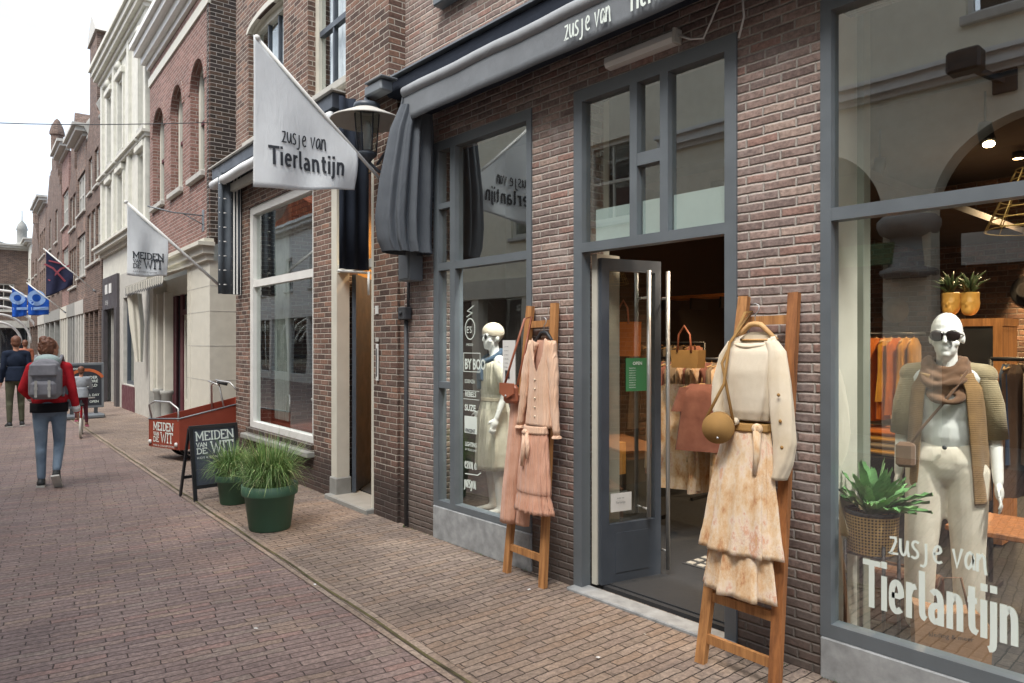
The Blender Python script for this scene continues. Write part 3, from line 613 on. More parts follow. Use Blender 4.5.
# recessed wall closing the gap between the two houses
gap = thing('alley_wall', 'dark brick wall set back in the gap behind the red cargo bike', 'wall', (-10.8, 4.4, 0))
wb(MB().box(-11.9, -9.9, 4.3, 4.5, 0, 6.5), 'brickwork', M['brick_old'], gap); wb(MB().box(-11.9, -9.9, 4.26, 4.54, 6.5, 6.62), 'coping', M['stone'], gap)

# ------------------------------------------------------------------ corner house: red brick over a cream shop front
AB = math.atan(.065)
bh = thing('corner_house', 'red brick house with three arched windows over a cream shop front', 'house', (-11.56, 3.735, 0), -AB)
hs = [(-1.22, -.30), (-2.72, -1.78), (-4.38, -3.3)]
wl = wall(MB(), -4.68, 0, 0, .3, 3.26, 7.4, [(a, b, 4.38, 6.3) for a, b in hs])
for a, b in hs: arch_fill(wl, a, b, 5.84, 6.3, .001, .3)
wl.build('wall', M['brick_red'], bh)
MB().box(-.0, .02, .01, 5, 3.26, 7.4).box(-.12, 0.0, -.012, -.0005, 3.26, 7.4).build('side_wall', M['brick_glazed'], bh)
for a, b in hs: ab = MB(); arch_band(ab, a, b, 5.84, 6.3, .12, -.014, .05); ab.build('arch_bricks', M['brick_red'], bh)
for a, b in hs:
    w = window(bh, a + .02, b - .02, 4.38, 6.28, y=.17, fw=.12, frame='cream', bars=(2, 2), sash='burgundy', sill=.10)
MB().box(-4.7, 0.02, -.03, .02, 6.95, 7.12).build('string_course', M['cream'], bh)
cornice(MB(), -4.68, 0.02, 0, 7.3, [(.12, .06), (.16, .16), (.14, .28), (.1, .36)]).build('cornice', M['white'], bh)
MB().prism([(-.1, 7.83), (3.5, 10), (7, 7.83)], 'x', -4.6, 0).build('roof', M['brick_old'], bh)
cs = MB(); cs.box(-1.45, 0.02, .0, .3, 0, 2.9); cs.box(-0.02, .02, .3, 1.2, 0, 2.9); cs.box(-4.68, -1.45, .25, .35, 2.55, 2.9); cs.box(-4.68, -4.35, 0, .3, 0.6, 2.9)
cs.box(-1.2, -1.19, -.006, 0, 0, 2.9)
cs.build('shop_front', M['cream'], bh)
jn = MB()
for z in (.45, 1.0, 1.55, 2.1, 2.5): jn.box(-1.44, .0, -.003, .001, z, z + .012); jn.box(.019, .023, .0, 1.1, z, z + .012)
jn.build('stone_joints', M['white_gr'], bh)
cornice(MB(), -4.68, .02, 0, 2.9, [(.1, .06), (.12, .12), (.06, .2), (.06, .1)]).build('shop_cornice', M['cream'], bh)
for x in (-4.25, -3.55):
    c = MB(); c.lathe([(.11, 0), (.12, .05), (.11, .1), (.10, .56), (.13, .6), (.13, .66)], (x, .1, 0), 12).build('column_base', M['stone'], bh)
    MB().box(x - .07, x + .07, .05, .2, .66, 2.6).build('column', M['cream'], bh)
fb = MB()
for a, b in ((-4.12, -3.95), (-3.85, -3.68), (-3.35, -3.15), (-1.95, -1.75)): fb.box(a, b, .3, .34, 0, 2.55)
fb.box(-3.15, -1.95, .3, .34, 2.15, 2.25); fb.build('burgundy_panel', M['burgundy'], bh)
dw = MB(); dw.box(-3.1, -2.0, .32, .36, 0, .5)
for x in (-3.1, -2.6, -2.06): dw.box(x, x + .09, .32, .36, .5, 2.15)
dw.box(-3.1, -2.0, .32, .36, 2.05, 2.15); dwo = dw.build('door', M['cream'], bh); MB().box(-3.0, -2.05, .345, .35, .5, 2.05).build('pane', M['pane_dark'], dwo)
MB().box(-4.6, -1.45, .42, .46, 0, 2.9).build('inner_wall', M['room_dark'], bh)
MB().box(-2.9, -2.0, .3, .31, 2.25, 2.5).build('fanlight', M['pane_dark'], bh)

# ------------------------------------------------------------------ white house with a deep cornice
AW = math.atan(.049)
wh = thing('white_house', 'cream plastered house with deep cornice and dark shop fascia', 'house', (-16.5, 4.085, 0), -AW)
cxs = [(-.95, -.35), (-3.45, -2.85), (-5.0, -4.4)]
hl = [(a, b, 6.35, 8.1) for a, b in cxs] + [(a, b, 4.35, 5.75) for a, b in cxs]
wall(MB(), -5.9, 0, 0, .3, 3.3, 8.7, hl).build('wall', M['cream2'], wh)
MB().box(0, .02, .3, 4, 0, 9.3).build('side_wall', M['cream2'], wh)
for a, b, c, d in hl:
    w = window(wh, a, b, c, d, y=.18, fw=.07, frame='white_gr', bars=(1, 2), sill=.1)
    MB().bbox(a - .14, b + .14, -.1, .02, d + .08, d + .24, .02).box(a - .12, a - .005, -.04, .01, c, d + .08).box(b + .005, b + .12, -.04, .01, c, d + .08).lathe([(.02, 0), (.12, .06), (.05, .2), (.0, .26)], ((a + b) / 2, -.06, d + .24), 10).build('window_hood', M['cream2'], w)
pl = MB()
for x in (-5.78, -3.95, -2.0, -.12): pl.box(x - .12, x + .12, -.07, .01, 4.2, 8.7)
pl.build('pilasters', M['cream2'], wh)
cornice(MB(), -5.9, 0, 0, 3.95, [(.1, .08), (.1, .2), (.06, .26)]).build('belt_cornice', M['cream2'], wh); cornice(MB(), -5.9, 0, 0, 6.0, [(.08, .1), (.06, .16)]).build('string_course', M['cream2'], wh)
cornice(MB(), -5.9, 0, 0, 8.6, [(.14, .06), (.1, .12), (.12, .22), (.14, .28), (.1, .34)]).build('cornice', M['cream2'], wh)
MB().prism([(0, 9.22), (4, 11), (8, 9.22)], 'x', -5.9, 0).build('roof', M['brick_old'], wh)
lo = MB(); wall(lo, -5.9, 0, 0, .3, 0, 3.3, [(-5.6, -3.4, 0, 3.0), (-2.9, -1.6, .6, 2.7)]); lo.build('ground_floor_wall', M['white_gr'], wh)
MB().box(-5.6, -3.4, -.06, .0, 2.5, 3.35).box(-5.62, -5.3, -.08, .02, 0, 2.5).box(-3.7, -3.38, -.08, .02, 0, 2.5).build('fascia', paint('fascia_charcoal', '#4a4648', .5, .1), wh)
sg = MB(); 
for x in (-5.1, -4.5): sg.box(x, x + .34, -.075, -.062, 2.9, 3.15)
typed(sg, 'DE BIJ', lambda s, t, l: (-5.1 + s, -.064 - l, t), .12, 0, 2.62); sg.build('sign_letters', M['white'], wh)
dd2 = MB()
for x in (-5.25, -4.75, -4.25, -3.8): dd2.box(x, x + .08, .1, .16, 0, 2.5)
dd2 = dd2.build('door', M['white_gr'], wh); MB().box(-5.25, -3.72, .17, .18, .1, 2.5).build('pane', M['pane_dark'], dd2)
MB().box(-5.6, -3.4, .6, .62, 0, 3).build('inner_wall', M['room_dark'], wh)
for a, b in ((-2.9, -1.6),): window(wh, a, b, .6, 2.7, y=.12, fw=.08, frame='frame_dark', bars=(1, 1), name='shop_window'); 
MB().box(-3.0, -1.5, -.02, .0, 0, .58).build('tiled_base', M['burgundy'], wh)

# ------------------------------------------------------------------ generic old houses
def house(label, loc, rz, W, H, mat, rows, gable='flat', trim='white', base=2.9, dep=8, piers=4, roofmat='brick_old', awn=None, name='gabled_house', basemat='white_gr', arch=0):
    r = thing(name, label, 'house', loc, rz)
    hl = [(x - w / 2, x + w / 2, z0, z1) for z0, z1, xs, w in rows for x in xs]
    nz0 = max([h[3] for h in hl] + [0]) + .3
    Hw = H if gable in ('flat', 'roof') else min(H, nz0)
    w = wall(MB(), -W, 0, 0, .3, base, Hw, hl); w.box(-.02, 0, .3, dep, base, min(H, Hw)); w.box(-W, -W + .02, .3, dep, base, min(H, Hw))
    c = -W / 2
    if gable == 'step':
        n = 5; hh = (H - Hw) / n
        for k in range(n): q = W / 2 * (1 - k / n) * .96; w.box(c - q, c + q, 0, .3, Hw + k * hh, Hw + (k + 1) * hh)
        w.lathe([(.24, 0), (.24, .9), (.30, .95), (.30, 1.05), (.24, 1.3), (.1, 1.6), (0, 1.7)], (c, .15, H), 8, smooth=False)
    if gable in ('neck', 'bell'):
        pts = [(c - W / 2, Hw), (c + W / 2, Hw), (c + W * .42, Hw + (H - Hw) * .12), (c + W * .24, Hw + (H - Hw) * .25), (c + W * .22, H), (c - W * .22, H), (c - W * .24, Hw + (H - Hw) * .25), (c - W * .42, Hw + (H - Hw) * .12)]
        w.prism(pts, 'y', 0, .3)
    w.build('wall', M[mat], r)
    if gable == 'neck':
        MB().prism([(c - W * .27, H), (c + W * .27, H), (c + W * .2, H + .25), (c, H + .7), (c - W * .2, H + .25)], 'y', -.06, .36).build('pediment', M[trim], r)
        for s in (-1, 1): MB().lathe([(.12, 0), (.14, .1), (.08, .2), (.2, .45), (.12, .6), (.0, .8)], (c + s * W * .4, .1, Hw + (H - Hw) * .12), 10).build('urn', M['stone'], r)
    if gable == 'flat': cornice(MB(), -W, 0, 0, H, [(.12, .1), (.14, .3), (.1, .4)]).build('cornice', M[trim], r)
    if gable != 'flat' or True:
        MB().prism([(c - W / 2 + .02, Hw), (c + W / 2 - .02, Hw), (c, max(Hw + .8, H - 1.0 if gable != 'flat' else H + 1.8))], 'y', .31, dep).build('roof', M[roofmat], r)
    for a, b, z0, z1 in hl: window(r, a, b, z0, z1, y=.1, fw=.09, frame=trim, bars=(2, 2), sill=.08)
    # ground floor shop: piers, fascia, glass
    g = MB(); 
    for k in range(piers + 1): x = -W + (W - .25) * k / piers; g.box(x, x + .25, -.05, .2, 0, base - .45)
    g.box(-W, 0, -.08, .25, base - .45, base - .003); g.box(-W, 0, -.03, .2, 0, .35); go = g.build('shop_front', M[basemat], r)
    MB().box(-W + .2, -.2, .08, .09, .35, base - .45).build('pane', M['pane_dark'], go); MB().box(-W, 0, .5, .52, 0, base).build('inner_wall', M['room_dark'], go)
    MB().box(-W, 0, dep - .02, dep, 0, Hw).build('rear_wall', M[mat], r)
    return r
def far(px, x0=-22.42, y0=4.37, s=.063):
    k = (px - 512) / 710.; rr = (k * SS - CC) / (SS + k * CC); y = (y0 + s * x0) / (1 + s * rr); return rr * y, y
AF = -math.atan(.063)
W3r = lambda a, b, w=.9: (a, b, [.2, .5, .8], w)
specs = [(101.5, 86, 7.0, 10.7, 'brick_old', 'neck', 'tall dark brick neck gable house with urns beside the white house', [W3r(4.0, 5.6, .8), (6.2, 7.3, [.3, .7], .8)], 'brick_old'),
 (85.7, 77, 7, 8.2, 'brick_meiden', 'flat', 'narrow brown brick house with white cornice beside the neck gable', [W3r(3.8, 5.2, .7), W3r(5.9, 7.2, .7)], 'white_gr'),
 (76.7, 69, 6.9, 9.4, 'brick_old', 'bell', 'brown brick house with a curved top between narrow neighbours', [W3r(3.6, 5.0, .7), (5.7, 6.9, [.3, .7], .8)], 'stone'),
 (68.7, 62, 7, 8.8, 'brick_red', 'flat', 'reddish brick house with pale cornice in front of the pinnacled gable', [W3r(3.8, 5.3, .8), W3r(6.1, 7.5, .8)], 'cream'),
 (61.7, 46, 8.3, 9.9, 'brick_old', 'step', 'stepped gable house topped by a domed stone pinnacle', [W3r(3.8, 5.4), (5.9, 7.3, [.3, .7], 1.0)], 'stone'),
 (45.7, 39, 7, 8.4, 'brick_meiden', 'flat', 'narrow brick house just beyond the pinnacled gable', [W3r(3.8, 5.3), W3r(6.0, 7.3)], 'white_gr'),
 (38.7, 31, 6.4, 8.4, 'brick_old', 'step', 'lower stepped gable house near the end of the street', [W3r(3.6, 5.0), (5.4, 6.3, [.3, .7], 1.0)], 'brick_old'),
 (30.7, 25, 6.4, 7.6, 'cream2', 'flat', 'last pale plastered house of the row at the end of the street', [W3r(3.6, 5.0), W3r(5.6, 6.8)], 'stone')]
for p0_, p1_, hw_, H_, m_, g_, lab, rows, bm_ in specs:
    (xa, ya), (xb, yb) = far(p0_), far(p1_); W_ = math.hypot(xa - xb, ya - yb) - .03
    rows = [(a, b, [-W_ * q for q in xs], w) for a, b, xs, w in rows]
    house(lab, (xa, ya, 0), AF, W_, H_, m_, rows, g_, trim='white_gr', base=3.0, basemat=bm_, piers=3)
(xa, ya) = far(26)
eh = house('pale rendered house closing the end of the street', (xa - 1.0, ya + .0, 0), PI / 2 - .25, 11, 7.4, 'brick_old', [(3.6, 5.3, [-1.5, -3.8, -6.2], 1.1)], 'flat', trim='white_gr', base=3, name='end_house', roofmat='stone')
eh.location = (-54, 6.6, 0); eh.rotation_euler = (0, 0, PI / 2); 
# house with front facing +x at the far end
tw = thing('church_tower', 'small grey cupola standing behind the end of the street', 'tower', (-75, 10.5, 0)); q = PX(22, 250, -75)
tw.location = (-75, q[1], 0)
wb(MB().box(-76.2, -73.8, q[1] - 1.4, q[1] + 1.0, 0, 9.6), 'shaft', M['stone'], tw); wb(MB().lathe([(.9, 9.6), (.95, 9.9), (.42, 10.3), (.38, 10.4), (.38, 11.4), (.45, 11.5), (.3, 12), (.05, 12.3), (.04, 13.2)], (-75, q[1], 0), 10), 'cupola', M['stone'], tw)
eb = house('yellowish brick house far behind the blue flags', (-66, 8.6, 0), PI / 2, 14, 8.5, 'brick_old', [(4, 5.6, [-2, -5, -8, -11], 1.2), (6.3, 7.7, [-2, -5, -8, -11], 1.2)], 'flat', trim='white_gr', base=3, name='end_house')
eb.location = (-66, 9.0, 0)

# ------------------------------------------------------------------ across the street (seen only as reflections)
arc = thing('arcade_house', 'cream rendered house with arched ground floor openings across the street', 'house', (-8.0, -3.9, 0), PI)
ah = []
for k in range(4): x = -1.4 - k * 3.05; ah.append((x - 2.4, x, 0, 4.55))
ax_off = 0
ups = [(-2.4 - k * 3.05 - .6, -2.4 - k * 3.05 + .6) for k in range(4)]
wl = wall(MB(), -13, 0, 0, .35, 0, 10, ah + [(a, b, 5.9, 7.9) for a, b in ups])
for a, b, c, d in ah: arch_fill(wl, a, b, 3.35, 4.55, .001, .35, 16)
wl.build('wall', M['cream_opp'], arc); cornice(MB(), -13, 0, 0, 5.1, [(.08, .06), (.14, .14), (.06, .2)]).build('string_course', M['white'], arc)
cornice(MB(), -13, 0, 0, 9.4, [(.15, .1), (.15, .3), (.12, .5)]).build('cornice', M['white'], arc)
for a, b in ups: window(arc, a, b, 5.9, 7.9, y=.12, frame='white', bars=(2, 2), sill=.12)
cp = MB()
for k in range(5): x = -1.07 - (k) * 3.05 + .0; cp.lathe([(.24, 3.05), (.38, 3.12), (.42, 3.22), (.42, 3.30), (.36, 3.36)], (x - .0, .1, 0), 16); cp.lathe([(.30, 2.5), (.38, 2.56), (.38, 2.62), (.27, 2.66), (.24, 3.05)], (x, .1, 0), 16)
cp.build('capital', M['stone'], arc)
MB().box(-13, 0, 2.2, 2.3, 0, 4.6).build('inner_wall', M['interior_dark'], arc); MB().box(-13, 0, .35, 2.2, 4.6, 4.7).build('inner_ceiling', M['interior_dark'], arc)
MB().prism([(0, 9.9), (4, 12), (8, 9.9)], 'x', -13, 0).build('roof', M['brick_old'], arc)
bn = MB().box(-1.2, 4.2 - 1.2 + 3, -3.80, -3.79, 2.6, 3.0)
bn = MB().box(-3.15, 1.4, -3.80, -3.78, 2.62, 3.02).build('street_banner', M['white_gr']); tag(bn, 'long pale banner with a web address fixed across the arches opposite', 'banner')
tx = MB(); typed(tx, 'kunstwinkelen.nl', lambda s, t, l: (.9 - s, -3.777 + l, t), .17, 0, 2.74, 1.25, .01); tx.build('banner_text', M['dark_vinyl'], bn)
gs = MB().box(-5.6, -3.9, -3.80, -3.78, 2.7, 3.0).build('green_shop_sign', paint('sign_green', '#4e6a48', .6, .1)); tag(gs, 'green shop sign above the arch opposite', 'sign')
fl = thing('floodlight', 'dark floodlight on a bracket on the cream wall opposite', 'lamp', (-2.6, -3.9, 5.3)); q = P(970, 60, 10.6)
fl.location = (q[0] + .35, -3.9, q[2] - .35); MB().bbox(-.48, -.1, .35, .6, .08, .36, .03).build('lamp_head', M['black'], fl); MB().beam((-.3, .4, .2), (0, .02, 0), .07, .07).build('bracket', M['black'], fl); MB().bbox(-.12, .15, 0, .05, -.15, .15, .01).build('wall_plate', M['black'], fl)
house('cream clapboard shop house with yellow framed window across the street', (-15.52, -3.9, 0), PI, 7.5, 7.6, 'cream_opp', [(4.0, 5.6, [-1.3, -3.8, -6.2], 1.2)], 'flat', trim='cream', base=3.1, name='plastered_house', piers=4, basemat='cream')
M['roof_tile'] = brick('roof_tiles_orange', ['#b05c35', '#a6522e', '#bb6a42', '#934a2c'], '#5e3a28', bw=.25, bh=.22, mw=.02, depth=.03)
wr = house('white house with orange tiled roof across the street', (-34.5, -3.9, 0), PI, 9.4, 6.2, 'white', [(3.8, 5.2, [-1.2, -2.6, -4.8, -7.5], .8)], 'flat', trim='white', base=3.1, name='plastered_house', roofmat='roof_tile', basemat='white')
MB().prism([(0, 6.5), (5, 11.5), (10, 6.5)], 'x', -9.4, -.1).build('roof', M['roof_tile'], wr)
house('brown brick house across the street between the cream house and the white one', (-24.95, -3.9, 0), PI, 9.3, 8, 'brick_old', [(4, 5.6, [-2, -5, -8], 1.1)], 'flat', trim='white', base=3.1)
house('dark brick house across the street beyond the orange roof', (-46.6, -3.9, 0), PI, 12, 9, 'brick_old', [(4, 5.6, [-2, -5, -8], 1.1), (6.3, 7.7, [-2, -5, -8], 1.1)], 'flat', trim='white', base=3.1)
house('long brick house across the street to the right', (5.05, -3.9, 0), PI, 9.4, 8, 'brick_red', [(4, 5.6, [-2, -5, -8], 1.1)], 'flat', trim='white', base=3.1)
house('plain brick house on this side beyond the shop', (10.7, 3.36, 0), 0, 9.05, 8, 'brick_red', [(4, 5.6, [-2, -5, -8], 1.1)], 'flat', trim='white', base=3.1)
# ------------------------------------------------------------------ awnings
aw = thing('awning', 'long grey awning over the clothes shop with white lettering on its valance', 'awning', (-4.87, F, 3.6))
wb(MB().bbox(-5.35, -.25, 3.20, F - .002, 3.72, 3.85, .02), 'hood', M['navy'], aw); wb(MB().box(-5.38, -.22, 3.17, F - .002, 3.853, 3.868), 'hood_flashing', M['galv'], aw)
wb(MB().tube([(-4.88 + k * .23, 3.10, 3.615 + .004 * math.sin(k * 1.7)) for k in range(21)], .045, 14), 'roll', M['awning_roll'], aw)
wb(MB().box(-4.87, -.28, 3.13, 3.25, 3.62, 3.73), 'roof_cloth', M['navy'], aw)
va = MB().grid(lambda u, v: (-4.88 + 4.6 * u, 3.085 + .004 * (1 - v) * math.sin(u * 50), 3.375 + .225 * v), 160, 4)
wb(va, 'valance', M['awning'], aw, solid=.006)
wb(MB().bbox(-4.8, -.35, 3.17, 3.30, 3.45, 3.60, .02), 'front_arm', M['navy'], aw)
tx = MB(); q = P(566, 41, 3.075)
fv = lambda s, t, l: (q[0] + s, 3.066 - l, q[2] + t)
letters(tx, HAND, 'zusje van', fv, .085, .011, .82); wb(tx, 'lettering', M['white_vinyl'], aw); tx = MB(); letters(tx, TIER, 'Tierlantijn', fv, .12, .016, .85, .49, -.005, TW, .0)
wb(tx, 'lettering', M['white_vinyl'], aw)
dr_ = thing('awning_curtain', 'grey gathered canvas curtain hanging at the left end of the long awning', 'curtain', (-4.95, 3.15, 2.4))
cu = MB().rings([(3.50, -4.84, 3.17, .06, .13), (3.3, -4.86, 3.14, .09, .18), (2.9, -4.90, 3.11, .13, .22), (2.6, -4.93, 3.10, .15, .235), (2.42, -4.93, 3.11, .15, .225), (2.33, -4.92, 3.13, .145, .205)], 200, lambda a, t: (.20 * math.sin(a * 13 + t * 1.0) + .09 * math.sin(a * 22 + 1)) * (max(0, math.cos(a - .62)) ** .7 * 1.15) + .02 * math.sin(a * 3 + t * 5))
M['awning_dark'] = fabric('awning_canvas_charcoal', '#5c6167', weave=260, var=.05, sheen=0, wrinkle=.01); wb(cu, 'canvas', M['awning_dark'], dr_); wb(MB().grid(lambda u, v: (-4.885 - .05 * v - .02 * math.sin(u * 5) * v, 3.083 + .27 * u + (-.03 * v), 3.61 - .25 * v + .04 * u * v), 16, 8), 'end_flap', M['awning'], dr_, solid=.006)
bx = thing('control_box', 'grey metal box on the brick wall under the canvas curtain', 'box', (-5.1, F, 2.14))
wb(MB().bbox(-5.18, -5.0, 3.22, 3.355, 2.12, 2.38, .008), 'casing', M['galv'], bx); wb(MB().box(-5.16, -5.02, 3.214, 3.219, 2.14, 2.36), 'cover', M['galv'], bx)
pipe = MB().tube([(-5.235, 3.335, .02), (-5.237, 3.335, 1.0), (-5.235, 3.335, 1.8)], .017, 8).tube([(-5.2, 3.335, 1.9), (-5.2, 3.34, 2.2)], .014, 8).build('wall_pipe', M['iron']); tag(pipe, 'dark conduit pipe running up the brick wall to a small junction box', 'pipe')
jb = thing('junction_box', 'small dark junction box on the brick wall at the top of a pipe', 'box', (-5.23, F, 1.8)); wb(MB().bbox(-5.285, -5.17, 3.28, 3.355, 1.80, 1.91, .008), 'casing', M['iron'], jb); wb(MB().tube([(-5.23, 3.279, 1.855), (-5.23, 3.27, 1.855)], .02, 10), 'lock', M['black'], jb)
ltf = thing('strip_light', 'cream strip light mounted over the shop door', 'lamp', (-2.68, F, 3.3))
wb(MB().prism([(F - .001, 3.29), (F - .05, 3.295), (F - .065, 3.32), (F - .06, 3.355), (F - .001, 3.365)], 'x', -2.93, -2.42), 'lamp_cover', M['white'], ltf); wb(MB().bbox(-2.42, -2.40, F - .07, F, 3.285, 3.37, .003), 'end_cap', M['white_gr'], ltf)
wb(MB().tube([(-2.40, 3.33, 3.33), (-2.33, 3.34, 3.29), (-2.25, 3.345, 3.27), (-2.2, 3.345, 3.35), (-2.1, 3.34, 3.52), (-2.02, 3.34, 3.53), (-2.0, 3.34, 3.3), (-2.03, 3.34, 3.2)], .006, 6), 'cable', M['white'], ltf)
# the neighbour's striped awning, folded, with a side curtain at each end
ma = thing('folded_awning', 'folded striped awning with hanging side curtains over the white framed window', 'awning', (-7.8, 3.45, 3.8))
def ym(X): return 3.37 + .04 * (-5.6 - X)
def bar(x0, x1, off, z0, z1, t): a, b = (x0, ym(x0) - off), (x1, ym(x1) - off); return MB().prism([(a[0], a[1] - t), (b[0], b[1] - t), b, a], 'z', z0, z1)
wb(bar(-10.05, -6.2, .005, 3.84, 3.98, .26), 'hood', M['frame_dark'], ma); wb(bar(-10.1, -6.15, .0, 3.985, 4.0, .3), 'hood_flashing', M['white_gr'], ma)
wb(MB().tube([(-10.05 + 3.8 * k / 12, ym(-10.05 + 3.8 * k / 12) - .25, 3.76 + .006 * math.sin(k * 2)) for k in range(13)], .06, 12), 'roll', M['flagcloth'], ma)
wb(bar(-10.0, -6.25, .1, 3.62, 3.72, .06), 'front_bar', M['white_gr'], ma)
M['cloth_slate'] = fabric('slate_canvas', '#5d646b', weave=250, var=.05, sheen=0)
def curtain(X, y0, y1, z0, z1, mat, stripes=False):
    c = MB().grid(lambda u, v: (X + .018 * math.sin(u * 16), y0 + (y1 - y0) * u, z0 + (z1 - z0) * v), 24, 3)
    o = wb(c, 'side_curtain', M[mat], ma, solid=.006)
    if stripes:
        s = MB()
        for k in range(8): z = z0 + .12 + k * .19; s.grid(lambda u, v: (X + .018 * math.sin(u * 16) + .006, y0 + (y1 - y0) * u * .58, z + .012 * v), 12, 1)
        for k in range(3): s.grid(lambda u, v: (X + .012 + .018 * math.sin(u * .8), y0 + (y1 - y0) * (.62 + k * .13 + u * .05), z0 + (z1 - z0) * v), 1, 6)
        wb(s, 'stripe', M['white'], o); 
    return o
o = curtain(-9.62, 3.22, 3.53, 2.25, 3.86, 'cloth_slate', True); o['label'] = 'slate side curtain with white stripes'
o = curtain(-5.93, 3.06, 3.37, 2.28, 3.86, 'navy'); wb(MB().tube([(-5.93, 3.05, 2.26), (-5.93, 3.38, 2.26)], .012, 8).tube([(-5.92, 3.36, 2.27), (-5.92, 3.36, 2.05)], .012, 8), 'curtain_bar', M['white'], o)
# cream scalloped awning of the corner house
ca = thing('scalloped_awning', 'small cream awning with a scalloped striped edge above the burgundy door', 'awning', (-14.6, 3.9, 2.7), -AB)
ab_ = MB(); ab_.add([(-2.1, .05, .22), (1.6, .05, .22), (1.6, -.35, .08), (-2.1, -.35, .08)], [(0, 1, 2, 3)]); ab_.build('canvas', M['cream'], ca, solid=.01)
n = 22; sc = MB()
for k in range(n):
    a = -2.1 + 3.7 * k / n; b = a + 3.7 / n
    sc.add([(a, -.352, .08), (b, -.352, .08), (b, -.352, -.06), ((a + b) / 2, -.352, -.12), (a, -.352, -.06)], [(0, 1, 2, 3, 4)])
sc.build('scalloped_edge', M['cream'], ca); ed = MB()
for k in range(n):
    a = -2.1 + 3.7 * k / n; b = a + 3.7 / n; ribbon(ed, [(a, -.06), ((a + b) / 2, -.12), (b, -.06)], .03, lambda s, t, l: (s, -.354 - l, t))
    ed.box(a, a + .03, -.356, -.353, -.05, .07)
ed.build('edge_stripe', M['room_dark'], ca)
MB().rings([(-.05, -2.0, -.2, .12, .12), (-.7, -2.0, -.15, .16, .12), (-1.5, -1.95, -.12, .08, .06)], 40, lambda a, t: .2 * math.sin(a * 7)).build('side_curtain', M['cream'], ca)

# ------------------------------------------------------------------ flags
def flag(label, X, wall_, tip, y0, y1, zb0, zb1, mat, draw=None, wave=.035, cat='flag', cord=False):
    W, T = PX(*wall_, X), PX(*tip, X)
    r = thing('flag', label, cat, (X, W[1], W[2]))
    wb(MB().tube([W, T], .014 if abs(X) < 8 else .02, 10).ell(T, (.025,) * 3, 10), 'flagpole', M['white'], r)
    wb(MB().tube([W, tuple(Vector(W).lerp(Vector(T), .06))], .025, 8), 'socket', M['galv'], r)
    def zt(y): return W[2] + (T[2] - W[2]) * (y - W[1]) / (T[1] - W[1])
    def S(u, v):
        y = y0 + (y1 - y0) * u; zb = zb0 + (zb1 - zb0) * u - .015 * math.sin(u * 5); z = zb + (zt(y) - .01 - zb) * v
        return (X + wave * math.sin(u * 5.5 + v * 2.2) * (1 - v * .7) + wave * .5 * math.sin(u * 11 - v * 3) * (1 - v), y, z)
    c = wb(MB().grid(S, 48, 24), 'flag_cloth', M[mat], r, solid=.0015)
    def fm(s, t, l):
        u = (s - y0) / (y1 - y0); zb = zb0 + (zb1 - zb0) * u; v = (t - zb) / (zt(s) - zb); p = S(u, v); return (p[0] + l + .006, p[1], t)
    if draw:
        tx = MB(); draw(tx, fm); wb(tx, 'print', draw.mat, c)
    return r
X1 = -5.1
def d1(tx, f):
    a, b = PX(280, 143, X1), PX(328, 150, X1); hh = PX(280, 132, X1)[2] - a[2]
    xz_ = xz * .075; k = (b[1] - a[1]) / xz
    kk = (b[2] - a[2]) / (b[1] - a[1])
    def g(s, t, l): return f(a[1] + s, a[2] + t + kk * s, l)
    letters(tx, HAND, 'zusje van', g, hh, .011, k / hh)
    a2, b2 = PX(266, 165, X1), PX(346, 176, X1); h = PX(266, 146, X1)[2] - a2[2]
    def g2(s, t, l): return f(a2[1] + s, a2[2] + t + (b2[2] - a2[2]) * s / (b2[1] - a2[1]), l)
    letters(tx, TIER, 'Tierlantijn', g2, h, h * .15, (b2[1] - a2[1]) / (xw * h), 0, 0, TW, .0)
d1.mat = M['dark_vinyl']
c0, c1 = PX(253, 187, X1), PX(357, 191, X1)
flag('white flag with dark lettering of the clothes shop on a slanting pole', X1, (399, 201), (257, 38), c0[1], c1[1], c0[2], c1[2], 'flagcloth', d1)
X2 = -9.75
def d2(tx, f):
    a, b = PX(132, 258, X2), PX(164, 258, X2); k = (b[1] - a[1])
    def W_(s): return sum(SW[c] for c in s)
    def g(x, px, py): a = PX(px, py, X2); return lambda s, t, l: f(a[1] + s, a[2] + t, l)
    letters(tx, SLAB, 'MEIDEN', g(0, 132, 258), .075, .013, k / (W_('MEIDEN') * .075), 0, 0, SW, 0)
    letters(tx, SLAB, 'WIT', g(0, 143.5, 268), .105, .016, (PX(164, 268, X2)[1] - PX(143.5, 268, X2)[1]) / (W_('WIT') * .105), 0, 0, SW, 0)
    letters(tx, SLAB, 'VAN', g(0, 132, 262.6), .04, .008, k * .27 / (W_('VAN') * .04), 0, 0, SW, 0); letters(tx, SLAB, 'DE', g(0, 132, 267.8), .05, .009, k * .26 / (W_('DE') * .05), 0, 0, SW, 0)
    typed(tx, 'KIDS & CONCEPTSTORE', g(0, 132, 272), .018, 0, 0, k / .34)
d2.mat = M['dark_vinyl']
c0, c1 = PX(127, 275, X2), PX(168, 277, X2)
flag('pale flag of the gift shop with dark slab lettering on a slanting pole', X2, (228, 293), (126, 202), c0[1], c1[1], c0[2], c1[2], 'flagcloth', d2)
M['flag_navy'] = fabric('flag_navy', '#34364e', weave=600, sheen=0); M['flag_blue'] = fabric('flag_blue', '#2458b8', weave=600, sheen=0); M['pale_blue'] = paint('print_pale_blue', '#8fb0e0', .8); M['print_red'] = paint('print_red', '#9a4a56', .8)
X3 = -23.2
